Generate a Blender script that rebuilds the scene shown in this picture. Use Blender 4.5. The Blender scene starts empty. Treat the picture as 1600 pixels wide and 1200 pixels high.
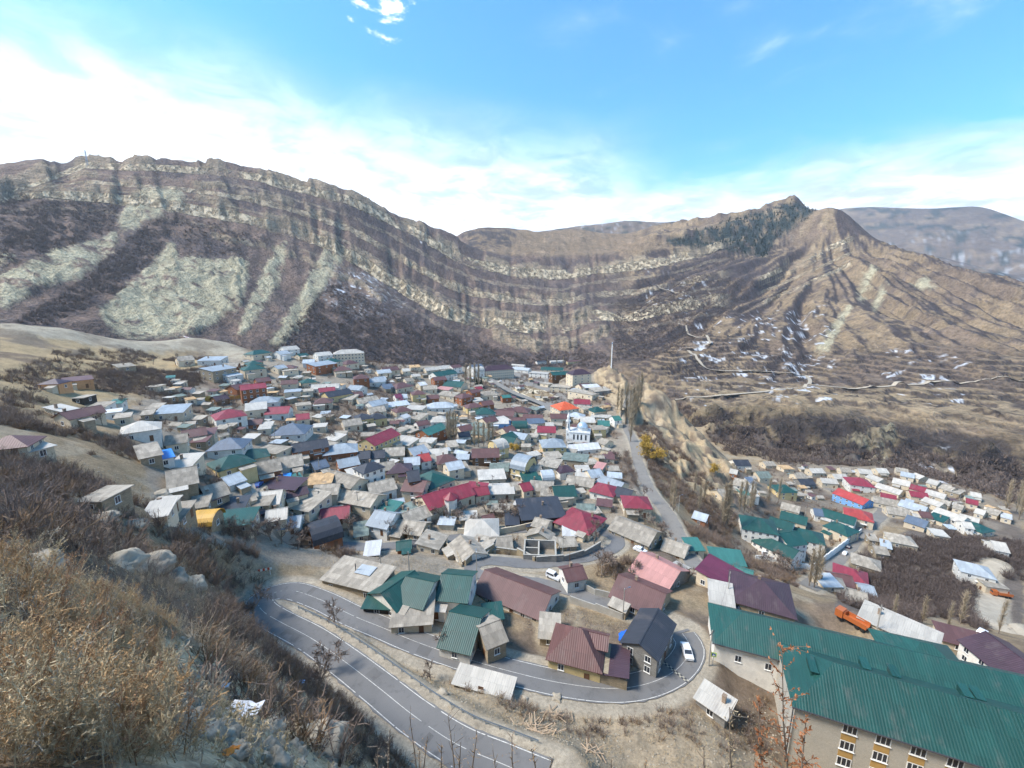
import bpy, bmesh, math, random
import numpy as np
from mathutils import Vector, Matrix
R_ = math.radians
rnd = random.Random(7)
C = bpy.context.scene.collection
S = bpy.context.scene
# ---------------------------------------------------------------- camera
ZC, FPX, PITCH = 150.0, 650.0, R_(11.3)       # eye height, focal length in 1600-px units, downward tilt
cd = bpy.data.cameras.new('camera'); cam = bpy.data.objects.new('camera', cd); C.objects.link(cam)
cam.location = (0, 0, ZC); cam.rotation_euler = (math.pi/2 - PITCH, 0, 0)
cd.sensor_width = 36; cd.lens = FPX/1600*36; cd.clip_start = 0.1; cd.clip_end = 40000
S.camera = cam
# ---------------------------------------------------------------- sky
SUN_AZ, SUN_EL = R_(-98), R_(52)              # from the left through thin cloud
w = bpy.data.worlds.new('World'); S.world = w; w.use_nodes = True
nt = w.node_tree; N = nt.nodes; L = nt.links
for n in list(N): N.remove(n)
def nd(t, **k):
    n = N.new(t)
    for a, b in k.items(): setattr(n, a, b)
    return n
def mth(op, a, b=None, c=None):
    n = N.new('ShaderNodeMath'); n.operation = op
    for i, v in enumerate((a, b, c)):
        if v is None: continue
        if isinstance(v, (int, float)): n.inputs[i].default_value = v
        else: L.new(v, n.inputs[i])
    return n.outputs[0]
def sstep(v, a, b):
    n = N.new('ShaderNodeMapRange'); n.interpolation_type = 'SMOOTHERSTEP'
    L.new(v, n.inputs[0]); n.inputs[1].default_value = a; n.inputs[2].default_value = b
    return n.outputs[0]
sky = nd('ShaderNodeTexSky', sky_type='NISHITA', sun_disc=False, sun_elevation=SUN_EL, sun_rotation=SUN_AZ,
         altitude=1500, air_density=1.0, dust_density=0.6, ozone_density=2.2)
hs = nd('ShaderNodeHueSaturation'); hs.inputs['Saturation'].default_value = 1.1; hs.inputs['Value'].default_value = 1.0
tint = nd('ShaderNodeVectorMath', operation='MULTIPLY'); tint.inputs[1].default_value = (.60, 1.05, 1.12); L.new(sky.outputs[0], tint.inputs[0]); L.new(tint.outputs[0], hs.inputs['Color'])
tc = nd('ShaderNodeTexCoord'); sp = nd('ShaderNodeSeparateXYZ'); L.new(tc.outputs['Generated'], sp.inputs[0])
az = mth('ARCTAN2', sp.outputs[0], sp.outputs[1]); el = mth('ARCSINE', sp.outputs[2])
# clouds live on a flat layer: direction / height
hz = mth('ADD', mth('MAXIMUM', sp.outputs[2], 0.0), 0.10)
cb = nd('ShaderNodeCombineXYZ')
L.new(mth('DIVIDE', sp.outputs[0], hz), cb.inputs[0]); L.new(mth('DIVIDE', sp.outputs[1], hz), cb.inputs[1])
def noise(sc, det, ro, off, dist=0.0):
    mp = nd('ShaderNodeMapping'); mp.inputs['Location'].default_value = off; L.new(cb.outputs[0], mp.inputs[0])
    n = nd('ShaderNodeTexNoise'); n.inputs['Scale'].default_value = sc; n.inputs['Detail'].default_value = det
    n.inputs['Roughness'].default_value = ro; n.inputs['Distortion'].default_value = dist; L.new(mp.outputs[0], n.inputs['Vector'])
    return n.outputs['Fac']
n1 = noise(0.55, 7, 0.55, (3.1, 1.2, 0), 0.3); n2 = noise(1.7, 6, 0.6, (7.7, 4.0, 2), 0.5); n3 = noise(0.22, 3, 0.5, (0.4, 9.0, 5))
veil = mth('ADD', mth('MULTIPLY', n1, 0.55), mth('ADD', mth('MULTIPLY', n2, 0.2), mth('MULTIPLY', n3, 0.25)))
# the thick bright bank: low over the ridge, widest to the left
bank = mth('SUBTRACT', 1.0, sstep(mth('ADD', el, mth('MULTIPLY', mth('SUBTRACT', veil, 0.5), 0.55)),  0.14, 0.45))
side = mth('SUBTRACT', 1.0, sstep(mth('ADD', az, mth('MULTIPLY', mth('SUBTRACT', n1, 0.5), 0.9)), -0.25, 0.62))
low = mth('SUBTRACT', 1.0, sstep(mth('ADD', el, mth('MULTIPLY', mth('SUBTRACT', n2, 0.5), 0.22)), 0.13, 0.30))
m = mth('MAXIMUM', mth('MULTIPLY', bank, side), mth('MULTIPLY', low, 0.95))
wisp = mth('MULTIPLY', sstep(veil, 0.56, 0.70), 0.75)
da = mth('DIVIDE', mth('SUBTRACT', az, R_(-13.8)), 0.085); de = mth('DIVIDE', mth('SUBTRACT', el, R_(30.2)), 0.042)      # one small bright cumulus high over the ridge
puff = sstep(mth('ADD', mth('SUBTRACT', 1.0, mth('ADD', mth('MULTIPLY', da, da), mth('MULTIPLY', de, de))), mth('MULTIPLY', mth('SUBTRACT', noise(5.5, 6, .62, (2, 8, 1), .4), 0.52), 7.0)), 0.2, 1.1)
m = mth('MINIMUM', mth('MAXIMUM', mth('MAXIMUM', m, wisp), puff), 1.0)
shade = sstep(mth('ADD', mth('MULTIPLY', n2, .6), mth('MULTIPLY', noise(3.6, 6, .6, (5, 1, 3), .6), .4)), 0.36, 0.60)
cc = nd('ShaderNodeMix', data_type='RGBA'); L.new(shade, cc.inputs[0])
cc.inputs[6].default_value = (3.1, 3.4, 3.8, 1); cc.inputs[7].default_value = (7.2, 7.15, 7.1, 1)
mx = nd('ShaderNodeMix', data_type='RGBA'); L.new(m, mx.inputs[0]); L.new(hs.outputs[0], mx.inputs[6]); L.new(cc.outputs[2], mx.inputs[7])
bg = nd('ShaderNodeBackground'); bg.inputs[1].default_value = 0.10; L.new(mx.outputs[2], bg.inputs[0])
wo = nd('ShaderNodeOutputWorld'); L.new(bg.outputs[0], wo.inputs[0])
w.cycles.sampling_method = 'MANUAL'; w.cycles.sample_map_resolution = 512
# ---------------------------------------------------------------- sun
sd = bpy.data.lights.new('sun', 'SUN'); sd.energy = 2.4; sd.angle = R_(16); sd.color = (1.0, 0.92, 0.82)
so = bpy.data.objects.new('sun', sd); C.objects.link(so)
sdir = Vector((math.sin(SUN_AZ)*math.cos(SUN_EL), math.cos(SUN_AZ)*math.cos(SUN_EL), math.sin(SUN_EL)))
so.rotation_euler = sdir.to_track_quat('Z', 'Y').to_euler(); so.location = (0, 0, 400)
S.view_settings.view_transform = 'Standard'; S.view_settings.look = 'None'; S.view_settings.exposure = 1.65; S.view_settings.gamma = 1
S.view_settings.use_curve_mapping = False
S.cycles.max_bounces = 5; S.cycles.diffuse_bounces = 2; S.cycles.glossy_bounces = 2; S.cycles.transparent_max_bounces = 6
S.cycles.volume_bounces = 0; S.cycles.use_adaptive_sampling = True; S.cycles.adaptive_threshold = 0.025; S.cycles.use_denoising = True
# ---------------------------------------------------------------- tagging helpers
def tag(o, label=None, cat=None, group=None, kind=None):
    if label: o['label'] = label
    if cat: o['category'] = cat
    if group: o['group'] = group
    if kind: o['kind'] = kind
    return o
# ---------------------------------------------------------------- numpy noise
def _hash(ix, iy, seed):
    h = (ix.astype(np.int64)*374761393 + iy.astype(np.int64)*668265263 + seed*1442695041) & 0x7fffffff
    h = ((h ^ (h >> 13))*1274126177) & 0x7fffffff
    return ((h ^ (h >> 16)) & 0xffff)/65535.0
def vnoise(x, y, seed=0):
    ix = np.floor(x); iy = np.floor(y); fx = x-ix; fy = y-iy
    fx = fx*fx*(3-2*fx); fy = fy*fy*(3-2*fy); ix = ix.astype(np.int64); iy = iy.astype(np.int64)
    a = _hash(ix, iy, seed); b = _hash(ix+1, iy, seed); c = _hash(ix, iy+1, seed); d = _hash(ix+1, iy+1, seed)
    return (a*(1-fx)+b*fx)*(1-fy) + (c*(1-fx)+d*fx)*fy
def fbm(x, y, octv=4, seed=0, gain=0.5):
    s = np.zeros_like(x); a = 1.0; t = 0
    for i in range(octv):
        s += a*(vnoise(x, y, seed+i*17)-0.5); t += a; a *= gain; x = x*2.03+11.3; y = y*2.03+5.7
    return s/t*2          # about -1..1
def ridged(x, y, octv=4, seed=0):
    s = np.zeros_like(x); a = 1.0; t = 0
    for i in range(octv):
        s += a*(1-np.abs(vnoise(x, y, seed+i*13)*2-1)); t += a; a *= 0.5; x = x*2.1+3.3; y = y*2.1+8.7
    return s/t            # 0..1
def smooth(a, b, v):
    t = np.clip((v-a)/(b-a), 0, 1); return t*t*(3-2*t)
# ---------------------------------------------------------------- survey points: picture direction + horizontal distance, or bearing + distance + height
CP, SP_ = math.cos(PITCH), math.sin(PITCH)
def ray(px, py):
    u = (px-800)/FPX; v = (600-py)/FPX
    return u, CP+v*SP_, v*CP-SP_                # x, y(forward), z
def bearing(px, py):
    x, y, z = ray(px, py); h = math.hypot(x, y); return math.atan2(x, y), z/h
def project(x, y, z):                            # numpy ok; z relative to eye
    f = y*CP - z*SP_; u = y*SP_ + z*CP; f = np.maximum(f, 1e-3)
    return 800+FPX*x/f, 600-FPX*u/f
VIS = [ # near slope under and left of the eye
(0,900,10),(300,1100,11),(500,1150,16),(370,1120,17),(430,1090,26),(100,850,40),(200,780,108),(230,880,52),(380,900,92),(100,720,140),(350,850,112),(20,1150,5),(150,1000,9),
(250,960,20),(380,1000,42),(330,930,60),(0,780,70),(0,680,150),
# hairpin road, lower slope
(620,1090,60),(700,1150,51),(430,940,97),(520,1010,78),(700,1010,76),(600,970,88),(500,925,100),(820,1055,70),(950,1080,70),(1073,1020,81),(760,1080,60),(900,1130,58),(1000,1120,62),(1100,1150,64),
(1180,1150,73),(1245,1130,82),(1300,1190,80),(1330,1150,84),(1400,1190,85),(1590,1190,110),(900,1190,46),(800,1190,47),(560,1100,56),(480,1060,64),(420,1010,76),
# near village
(530,900,106),(650,930,90),(780,960,85),(910,1020,75),(1010,990,85),(860,905,102),(980,930,98),(1110,970,96),(800,890,107),(720,880,112),(640,870,116),(880,850,126),(960,850,130),(780,840,129),(600,850,132),(560,830,138),(500,850,130),
(1045,890,118),(1190,925,118),(1130,925,112),(1300,990,125),(1350,960,132),(1500,1010,150),(1590,1010,165),(1400,985,140),(1250,960,122),
(110,606,285),(130,650,240),(230,674,195),(290,745,154),(370,805,138),(600,815,140),(450,830,133),(280,800,130),
(650,690,222),(450,690,214),(450,600,330),(400,552,410),(650,590,395),(800,650,308),(700,800,145),(900,800,150),(1000,800,156),(950,740,198),(905,705,248),(850,605,430),(775,590,445),(540,558,430),(300,690,195),(330,600,325),(250,612,295),(550,750,170),(750,740,185),(560,640,275),(720,630,330),(480,560,400),
(640,570,455),(720,572,470),(900,585,460),(940,600,420),
# spur and its road
(985,640,335),(1000,720,234),(1045,800,172),(1010,690,262),(975,600,395),(955,572,440),(1000,600,400),(1035,622,352),(1042,655,338),(1020,760,200),
(1080,760,232),(1100,700,318),(1060,690,300),(1100,800,214),(1130,850,178),(1100,880,140),(1200,900,150),(1250,930,172),(1300,930,195),
# lower village
(1230,830,270),(1160,870,205),(1330,830,290),(1450,780,420),(1330,770,400),(1160,740,375),(1360,880,262),(1550,880,300),(1450,920,245),(1400,950,218),(1550,950,252),(1590,830,380),(1590,900,300),(1500,970,215),(1250,770,370),(1240,725,455),(1400,730,500),(1530,765,480),(1600,980,230),(1590,790,470),
# left rocky hump
(0,506,440),(100,513,465),(180,530,475),(300,528,500),(360,538,505),(50,560,345),(150,560,390),(260,560,430),(330,560,445),(0,600,250),(0,640,195),
# left mountain
(0,305,1500),(60,290,1600),(135,256,1750),(210,259,1750),(250,254,1720),(330,258,1700),(400,268,1700),(485,291,1700),(545,304,1700),(600,331,1720),(650,353,1750),(705,372,1800),
(330,275,1650),(330,330,1500),(330,400,1300),(330,470,1080),(330,527,930),(150,300,1550),(150,400,1250),(150,480,1000),(150,515,900),(0,330,1400),(0,420,1100),(0,497,880),
(480,320,1600),(480,400,1380),(480,470,1150),(480,542,930),(600,370,1600),(600,440,1380),(600,500,1120),(600,560,930),(700,400,1680),(700,470,1400),(700,520,1150),(700,567,980),
(800,422,1780),(800,500,1350),(800,540,1180),(800,567,1040),(880,430,1850),(880,500,1450),(880,530,1280),(880,567,1100),(950,420,1950),(950,480,1600),(950,530,1300),(960,567,1080),
# rim plateau and hills behind
(760,398,1860),(850,406,1920),(930,403,2000),(1000,396,2150),(1080,386,2320),(800,394,2150),(880,398,2200),(960,394,2400),(730,362,2450),(770,355,2550),(815,360,2500),(845,363,2600),(900,357,2700),(940,366,2650),(975,344,3800),(1030,344,4000),(1100,337,4300),(1180,346,4500),(900,350,3900),(840,362,3800),
# right mountain
(1150,347,2600),(1200,321,2750),(1228,311,2790),(1248,303,2800),(1256,320,2790),(1266,329,2740),(1284,326,2600),(1302,322,2540),(1312,332,2500),(1328,358,2450),(1345,378,2350),(1400,402,2200),(1450,431,2050),(1500,458,1950),(1600,522,1700),
(1000,480,1750),(1000,540,1350),(1000,580,1020),(1250,380,2450),(1250,450,2000),(1250,520,1500),(1250,570,1150),(1250,600,1000),(1250,640,700),(1250,659,628),(1250,690,582),(1250,712,545),
(1100,440,1950),(1100,500,1500),(1100,545,1150),(1100,600,900),(1100,640,640),(1120,690,520),(1130,720,440),(1330,400,2300),(1330,460,1900),(1330,520,1500),(1330,580,1100),(1330,620,800),(1340,652,690),(1340,663,652),(1340,700,592),(1340,728,545),
(1420,460,1900),(1420,530,1400),(1420,580,1100),(1420,630,770),(1420,664,675),(1430,715,590),(1520,510,1720),(1520,560,1300),(1520,600,1050),(1520,655,735),(1530,720,610),(1540,755,560),(1595,560,1450),(1595,620,1000),(1595,690,680),(1595,770,560),
(1040,556,960),(1020,585,860),(1060,630,760),
# far
(1400,388,4600),(1500,412,4300),(1590,442,4000),(1360,378,5000),(1310,326,7600),(1370,322,7600),(1450,326,7600),(1540,323,7600),(1600,346,7600),(1450,380,6200),(1560,400,6000),
]
HID = [ # bearing deg, distance, height relative to the eye: what the camera cannot see
(-70,3,-2.0),(70,3,-3.5),(-40,2,-2.4),(-27,1.5,-2.2),(-27,5,-7.5),(-29,9,-12.5),(-38,6,-6.2),(-32,4,-5.2),(-60,1.3,-1.8),
*[(a,r,-1.62*r) for a in (-17,-4,9,21,33) for r in (1.3,3,8,18,30)],*[(a,r,-1.25*r) for a in (46,58) for r in (1.5,3,8,18,35)],(-17,38,-58),(0,40,-60),(20,45,-66),(40,50,-68),(70,80,-60),(70,200,-100),(70,500,-150),(70,1500,-60),(70,4000,250),(70,8000,700),
(-70,20,-4),(-70,100,-12),(-70,300,-10),(-70,430,-8),(-70,650,-60),(-70,1000,20),(-70,1700,330),(-70,2500,200),
(-52,640,-90),(-45,660,-120),(-38,660,-160),(-30,640,-190),(-22,660,-210),(-14,680,-230),(-6,700,-245),(2,700,-250),(9,680,-260),(13,640,-262),(-25,540,-110),(-15,560,-130),(-5,570,-150),(5,560,-160),(10,520,-165),(14.5,480,-175),(16,560,-220),
(-52,2200,250),(-40,2200,250),(-30,2200,240),(-20,2200,200),(-12,2300,180),(-40,6000,200),(-20,6000,300),(-52,6000,200),(-8,6000,300),
(0,3400,280),(5,3400,300),(10,3400,330),(4,6500,420),(18,6000,350),(25,5000,380),(30,4500,60),(34,3400,-20),(40,3000,-60),(47,2600,-80),(28,3600,190),(52,2600,-100),
(40,5400,120),(46,5400,120),(52,9500,400),(35,9500,400),(0,9500,300),(-50,9500,200),(43,9500,500),
]
_p = []; _t = []
for px, py, D in VIS:
    a, t = bearing(px, py); _p.append((a, math.log(D))); _t.append(t)
for a, D, z in HID:
    _p.append((R_(a), math.log(D))); _t.append(z/D)
_p = np.array(_p); _t = np.array(_t)
def _ker(d2): return np.sqrt(d2 + 0.016**2)
_K = _ker(((_p[:, None]-_p[None])**2).sum(-1)) + np.eye(len(_p))*1e-3*-1
_P = np.c_[np.ones(len(_p)), _p]
_M = np.block([[_K, _P], [_P.T, np.zeros((3, 3))]])
_w = np.linalg.solve(_M, np.r_[_t, np.zeros(3)])
def base_t(A, LR):
    out = _w[-3] + _w[-2]*A + _w[-1]*LR
    for i in range(len(_p)):
        out = out + _w[i]*np.sqrt((A-_p[i, 0])**2 + (LR-_p[i, 1])**2 + 0.016**2)
    return out
# ---------------------------------------------------------------- grid: bearings x distances
AZ = np.radians(np.arange(-76, 76.01, 0.2))
rr = [1.2]
while rr[-1] < 10500:
    r = rr[-1]
    k = 0.010 if r < 60 else (0.0075 if r < 330 else (0.009 if r < 850 else (0.0052 if r < 2300 else 0.011)))
    rr.append(r + max(0.22, k*r))
RR = np.array(rr); LR = np.log(RR)
NA, NR = len(AZ), len(RR)
# the smooth base is solved on a coarser grid, then interpolated
LRc = np.linspace(LR[0], LR[-1], 420); AZc = AZ[::2]
Tc = base_t(AZc[:, None]*np.ones((1, 420)), LRc[None]*np.ones((len(AZc), 1)))
Tr = np.array([np.interp(LR, LRc, row) for row in Tc])
T = np.array([np.interp(AZ, AZc, Tr[:, j]) for j in range(NR)]).T     # NA x NR
def skyline(curve):
    return np.interp(AZ, [bearing(x, y)[0] for x, y in curve], [bearing(x, y)[1] for x, y in curve])[:, None]
# nothing far off stands above its own skyline: the middle hills, then the long range behind them
sk1 = skyline([(-200,420),(400,420),(700,374),(840,363),(900,353),(975,345),(1040,346),(1100,339),(1180,331),(1215,345),(1290,376),(1400,386),(1500,410),(1600,440)])
sk2 = skyline([(-200,420),(700,380),(1180,345),(1300,326),(1370,322),(1450,325),(1540,322),(1600,345)])
kk = smooth(4700, 7300, RR)[None]; T = np.where(RR[None] > 2950, np.minimum(T, sk1*(1-kk)+sk2*kk), T)
X = np.sin(AZ)[:, None]*RR[None]; Y = np.cos(AZ)[:, None]*RR[None]
Z = T*RR[None]
A2 = AZ[:, None]+0*RR[None]; D2 = RR[None]+0*AZ[:, None]
PX, PY = project(X, Y, Z)
# ---------------------------------------------------------------- relief: strata, gullies, terraces
def inpoly(px, py, poly):
    full = px.shape; xs_ = [p[0] for p in poly]; ys_ = [p[1] for p in poly]
    bb = (px >= min(xs_)) & (px <= max(xs_)) & (py >= min(ys_)) & (py <= max(ys_)); out = np.zeros(full, bool)
    if not bb.any(): return out
    px, py = px[bb], py[bb]; ins = np.zeros(px.shape, bool); n = len(poly)
    for i in range(n):
        x1, y1 = poly[i]; x2, y2 = poly[(i+1) % n]
        if y1 == y2: continue
        c = ((y1 > py) != (y2 > py)) & (px < (x2-x1)*(py-y1)/(y2-y1)+x1)
        ins ^= c
    out[bb] = ins; return out
mtn = smooth(780, 980, D2)*(1-smooth(2900, 3400, D2))           # the massifs across the valley
far = smooth(2900, 3400, D2)
leftm = mtn*(1-smooth(R_(12), R_(20), A2)); rightm = smooth(900, 1150, D2)*(1-smooth(2900, 3400, D2))*smooth(R_(12), R_(20), A2)
W1 = fbm(X/90, Y/90, 4, 3); W2 = fbm(X/420, Y/420, 3, 9)
# gullies down the left face (fall line runs toward the village)
s = A2*1500 + 50*W2 + 18*W1
g1 = ridged(s/130, D2/1500, 3, 21); g2 = ridged(s/34, D2/500, 3, 5)
rd = np.clip((D2-900)/500, 0.25, 1)
Z += leftm*rd*(((g1-0.55)*46*(1-smooth(1180, 1420, D2)) + (g2-0.55)*10)*(1-.8*smooth(R_(-9), R_(-2), A2))) + leftm*W1*9
# right mountain: spurs radiating from its peak
pa, pt = bearing(1290, 325); pxk, pyk = math.sin(pa)*2620, math.cos(pa)*2620
dx, dy = X-pxk, Y-pyk; dist = np.hypot(dx, dy); phi = np.arctan2(dy, dx)
sp1 = ridged(phi*5.5 + 0.25*W2 + 0.1*W1, dist/2600, 3, 33); sp2 = ridged(phi*19+0.3*W1, dist/900, 3, 12)
Z += rightm*smooth(60, 600, dist)*((sp1-0.55)*112*(1-0.4*smooth(1000, 1700, dist)) + (sp2-0.55)*42 + (ridged(X/120, Y/120, 4, 19)-.55)*20) + rightm*W1*8
Z += far*(ridged(X/700, Y/700, 5, 8)-0.80)*(40+90*smooth(4800, 5600, D2)*(1-smooth(6700, 7300, D2)))*smooth(3200, 4200, D2)*(1-0.6*smooth(6800, 7600, D2))
# hill noise nearer by
mid = smooth(470, 700, D2)*(1-smooth(900, 1100, D2))
Z += mid*((ridged(X/150, Y/150, 4, 41)-0.55)*34*smooth(R_(10), R_(16), A2) + W1*6)
bad = smooth(525, 560, D2)*(1-smooth(625, 690, D2))*smooth(R_(16), R_(20), A2)         # eroded edge above the lower village
Z += bad*((ridged(X/52+W1*.6, Y/52, 4, 43)-.68)*52 + (ridged(X/16, Y/16, 3, 44)-.5)*7)
PX, PY = project(X, Y, Z)
crag = inpoly(PX+10*W1, PY+8*W1, [(925,562),(985,566),(1050,600),(1062,650),(1100,690),(1150,735),(1140,800),(1085,775),(1050,730),(1018,690),(1005,650),(985,625),(960,612),(930,600)])*smooth(170, 200, D2)*(1-smooth(440, 480, D2))*1.0
Z += crag*((ridged(X/26, Y/26, 4, 45)-.6)*13 + (ridged(X/8, Y/8, 3, 46)-.5)*7)
near = 1-smooth(400, 560, D2)
outv = 1-np.clip(smooth(110, 150, D2)*smooth(R_(-36), R_(-28), A2)*near*(1-smooth(R_(18), R_(24), A2)), 0, 1)
Z += near*(fbm(X/16, Y/16, 4, 51)*np.clip(D2/60, 0.06, 1)*1.5*(0.35+0.65*outv) + fbm(X/60, Y/60, 3, 52)*2.2*smooth(40, 160, D2)*outv)
Z += (1-smooth(60, 140, D2))*fbm(X/3.2, Y/3.2, 4, 61)*0.35*np.clip(D2/8, 0.1, 1)
PX, PY = project(X, Y, Z)
# cliff bands (picture course of each ledge; top-of-band height in metres, band thickness)
BANDS = [
 ([(-80,345),(0,318),(60,296),(135,266),(210,270),(330,274),(400,284),(485,306),(545,318),(600,344),(650,368),(700,398),(740,418),(800,430),(870,436),(950,428),(1020,418),(1080,406),(1150,380)], 17, 11),
 ([(-40,322),(70,308),(150,314),(230,322),(300,334),(380,348),(450,366),(520,392),(580,428),(640,466),(700,500),(760,512),(820,518),(880,520),(930,500)], 17, 20),
 ([(300,300),(380,312),(460,332),(530,356),(600,398),(660,436),(720,462),(780,474),(840,476),(900,470)], 8, 11),
 ([(60,288),(150,290),(230,300),(300,315),(360,330)], 6, 7),
 ([(330,372),(420,388),(480,410),(540,440),(600,470)], 6, 8),
 ([(760,530),(840,548),(900,545),(960,520)], 12, 14),
 ([(1330,362),(1290,382),(1240,408),(1200,430)], 6, 12), ([(1334,380),(1290,402),(1230,432),(1180,446)], 5, 10), ([(1305,345),(1260,362),(1210,388)], 5, 9),
 ([(1262,318),(1235,322),(1190,340)], 8, 3), ([(1120,410),(1180,395),(1200,400)], 6, 8),
]
ROCK = np.zeros_like(Z); dz = np.zeros_like(Z)
F0 = fbm(A2*420, LR[None]*160, 3, 44)
win = (D2 > 880) & (D2 < 2900)
for pts, th, h in BANDS:
    xs = np.array([p[0] for p in pts], float); ys = np.array([p[1] for p in pts], float)
    o = np.argsort(xs); yb = np.interp(PX, xs[o], ys[o])
    inside = smooth(xs.min()-12, xs.min()+12, PX)*(1-smooth(xs.max()-12, xs.max()+12, PX))*win
    brk = smooth(-0.25, 0.15, fbm(A2*38, D2/900, 4, int(th*7)))          # the ledge is broken here and there
    q = (yb - PY + 5*fbm(A2*90, A2*0+th, 3, 4) + 3*W1)/th
    dz += inside*h*smooth(0, 0.8, q)*(1-smooth(1.2, 5, q))*(0.4+0.6*brk)
    ROCK = np.maximum(ROCK, inside*smooth(-0.2, 0.1, q+.25*F0)*(1-smooth(0.8, 1.2, q+.25*F0))*(0.35+0.65*brk))
jag = np.zeros_like(Z)
for x0, ln, hh in ((212, 60, 7), (250, 70, 8), (310, 16, 9), (326, 90, 17), (484, 80, 15), (420, 50, 7), (548, 60, 7), (655, 60, 9)):       # broken teeth of the rim
    jag = np.maximum(jag, hh*np.clip(1-(PX-x0)/ln, 0, 1)*smooth(-2.5, 0, PX-x0))
Z += dz + jag*win*smooth(0, 8, np.interp(PX, [p[0] for p in BANDS[0][0]], [p[1] for p in BANDS[0][0]])-PY)*(D2 < 1830)
Z += ROCK*((ridged(A2*1700/26+W1*2, D2/60, 4, 77)-0.5)*9 + F0*5)
# terraces on the lower right slopes and right foot
terr = smooth(R_(14), R_(18), A2)*smooth(640, 760, D2)*(1-smooth(1150, 1350, D2))
st = 6.5; zq = Z/st + 0.35*W1; fr = zq-np.floor(zq); Zt = (np.floor(zq)+smooth(0.72, 1.0, fr)-0.35*W1)*st
Z = Z*(1-0.85*terr)+Zt*0.85*terr
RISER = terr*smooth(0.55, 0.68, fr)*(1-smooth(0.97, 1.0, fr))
T = Z/RR[None]
# ---------------------------------------------------------------- looking things up on the ground
def ground(x, y):                                   # height (relative to the eye) at a place
    r = max(math.hypot(x, y), RR[0]); a = math.atan2(x, y)
    i = min(max((a-AZ[0])/(AZ[1]-AZ[0]), 0), NA-1.001); j = float(np.interp(r, RR, np.arange(NR)))
    j = min(j, NR-1.001); i0, j0 = int(i), int(j); fi, fj = i-i0, j-j0
    return (Z[i0, j0]*(1-fi)+Z[i0+1, j0]*fi)*(1-fj)+(Z[i0, j0+1]*(1-fi)+Z[i0+1, j0+1]*fi)*fj
def at(px, py, h=0.0, dmin=3.0):                    # the place on the ground (lifted by h) in that direction
    a, t = bearing(px, py)
    i = min(max((a-AZ[0])/(AZ[1]-AZ[0]), 0), NA-1.001); i0 = int(i); fi = i-i0
    prof = (Z[i0]*(1-fi)+Z[i0+1]*fi + h)/RR
    ok = np.nonzero((prof >= t) & (RR > dmin))[0]
    if len(ok) == 0: return None
    j = ok[0]
    if j == 0: r = RR[0]
    else:
        p0, p1 = prof[j-1], prof[j]; k = (t-p0)/(p1-p0) if p1 != p0 else 0; k = min(max(k, 0), 1); r = RR[j-1]*(1-k)+RR[j]*k
    return Vector((math.sin(a)*r, math.cos(a)*r, t*r-h))
def onplane(px, py, z):
    x, y, dz_ = ray(px, py); k = z/dz_; return Vector((x*k, y*k, z))
# ---------------------------------------------------------------- roads
def catmull(P, n=8):
    out = []
    for i in range(len(P)-1):
        p0 = P[max(i-1, 0)]; p1 = P[i]; p2 = P[i+1]; p3 = P[min(i+2, len(P)-1)]
        for k in range(n):
            t = k/n
            out.append(0.5*((2*p1)+(p2-p0)*t+(2*p0-5*p1+4*p2-p3)*t*t+(3*p1-p0-3*p2+p3)*t**3))
    out.append(P[-1]); return out
def resample(P, step):
    d = [0]
    for a, b in zip(P, P[1:]): d.append(d[-1]+(b-a).length)
    n = max(2, int(d[-1]/step)); q = np.linspace(0, d[-1], n); A = np.array([tuple(p) for p in P])
    return [Vector((np.interp(s_, d, A[:, 0]), np.interp(s_, d, A[:, 1]), np.interp(s_, d, A[:, 2]))) for s_ in q]
def course(pix, step=1.5, zs=None, smoothn=12):
    P = [at(*p, 0, 34) if len(p) == 2 else onplane(p[0], p[1], p[2]) for p in pix]
    P = resample(catmull(P), step)
    z = np.array([p.z for p in P])
    for _ in range(smoothn):
        z[1:-1] = (z[:-2]+2*z[1:-1]+z[2:])/4
    for p, zz in zip(P, z): p.z = float(zz)
    return P
def carve(P, half, fall=4.0, lower=0.06):
    """level the ground along a road"""
    global Z
    A = np.array([tuple(p) for p in P]); r = np.hypot(A[:, 0], A[:, 1]); a = np.arctan2(A[:, 0], A[:, 1])
    m = half+fall+1
    j0, j1 = np.searchsorted(RR, max(r.min()-m, 1.2)), min(np.searchsorted(RR, r.max()+m)+1, NR)
    i0, i1 = np.searchsorted(AZ, (a-m/np.maximum(r, 8)).min()), min(np.searchsorted(AZ, (a+m/np.maximum(r, 8)).max())+1, NA)
    xs, ys = X[i0:i1, j0:j1], Y[i0:i1, j0:j1]; bd = np.full(xs.shape, 1e9); bz = np.zeros(xs.shape)
    for k in range(len(A)-1):
        e = A[k+1]-A[k]; u = np.clip(((xs-A[k, 0])*e[0]+(ys-A[k, 1])*e[1])/max(e[0]**2+e[1]**2, 1e-6), 0, 1)
        d = (xs-A[k, 0]-u*e[0])**2+(ys-A[k, 1]-u*e[1])**2; mk = d < bd; bd = np.where(mk, d, bd); bz = np.where(mk, A[k, 2]+u*e[2], bz)
    bd = np.sqrt(bd); wgt = 1-smooth(half, half+fall, bd)
    Z[i0:i1, j0:j1] = Z[i0:i1, j0:j1]*(1-wgt)+(bz-lower)*wgt
    ROADM[i0:i1, j0:j1] = np.maximum(ROADM[i0:i1, j0:j1], 1-smooth(half+0.3, half+2.0, bd))
ROADM = np.zeros_like(Z)
def zline(pix, keys):                               # give each picture point of a road its height below the eye
    ks = sorted(keys); return [(x, y, float(np.interp(i, ks, [keys[k] for k in ks]))) for i, (x, y) in enumerate(pix)]
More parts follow.
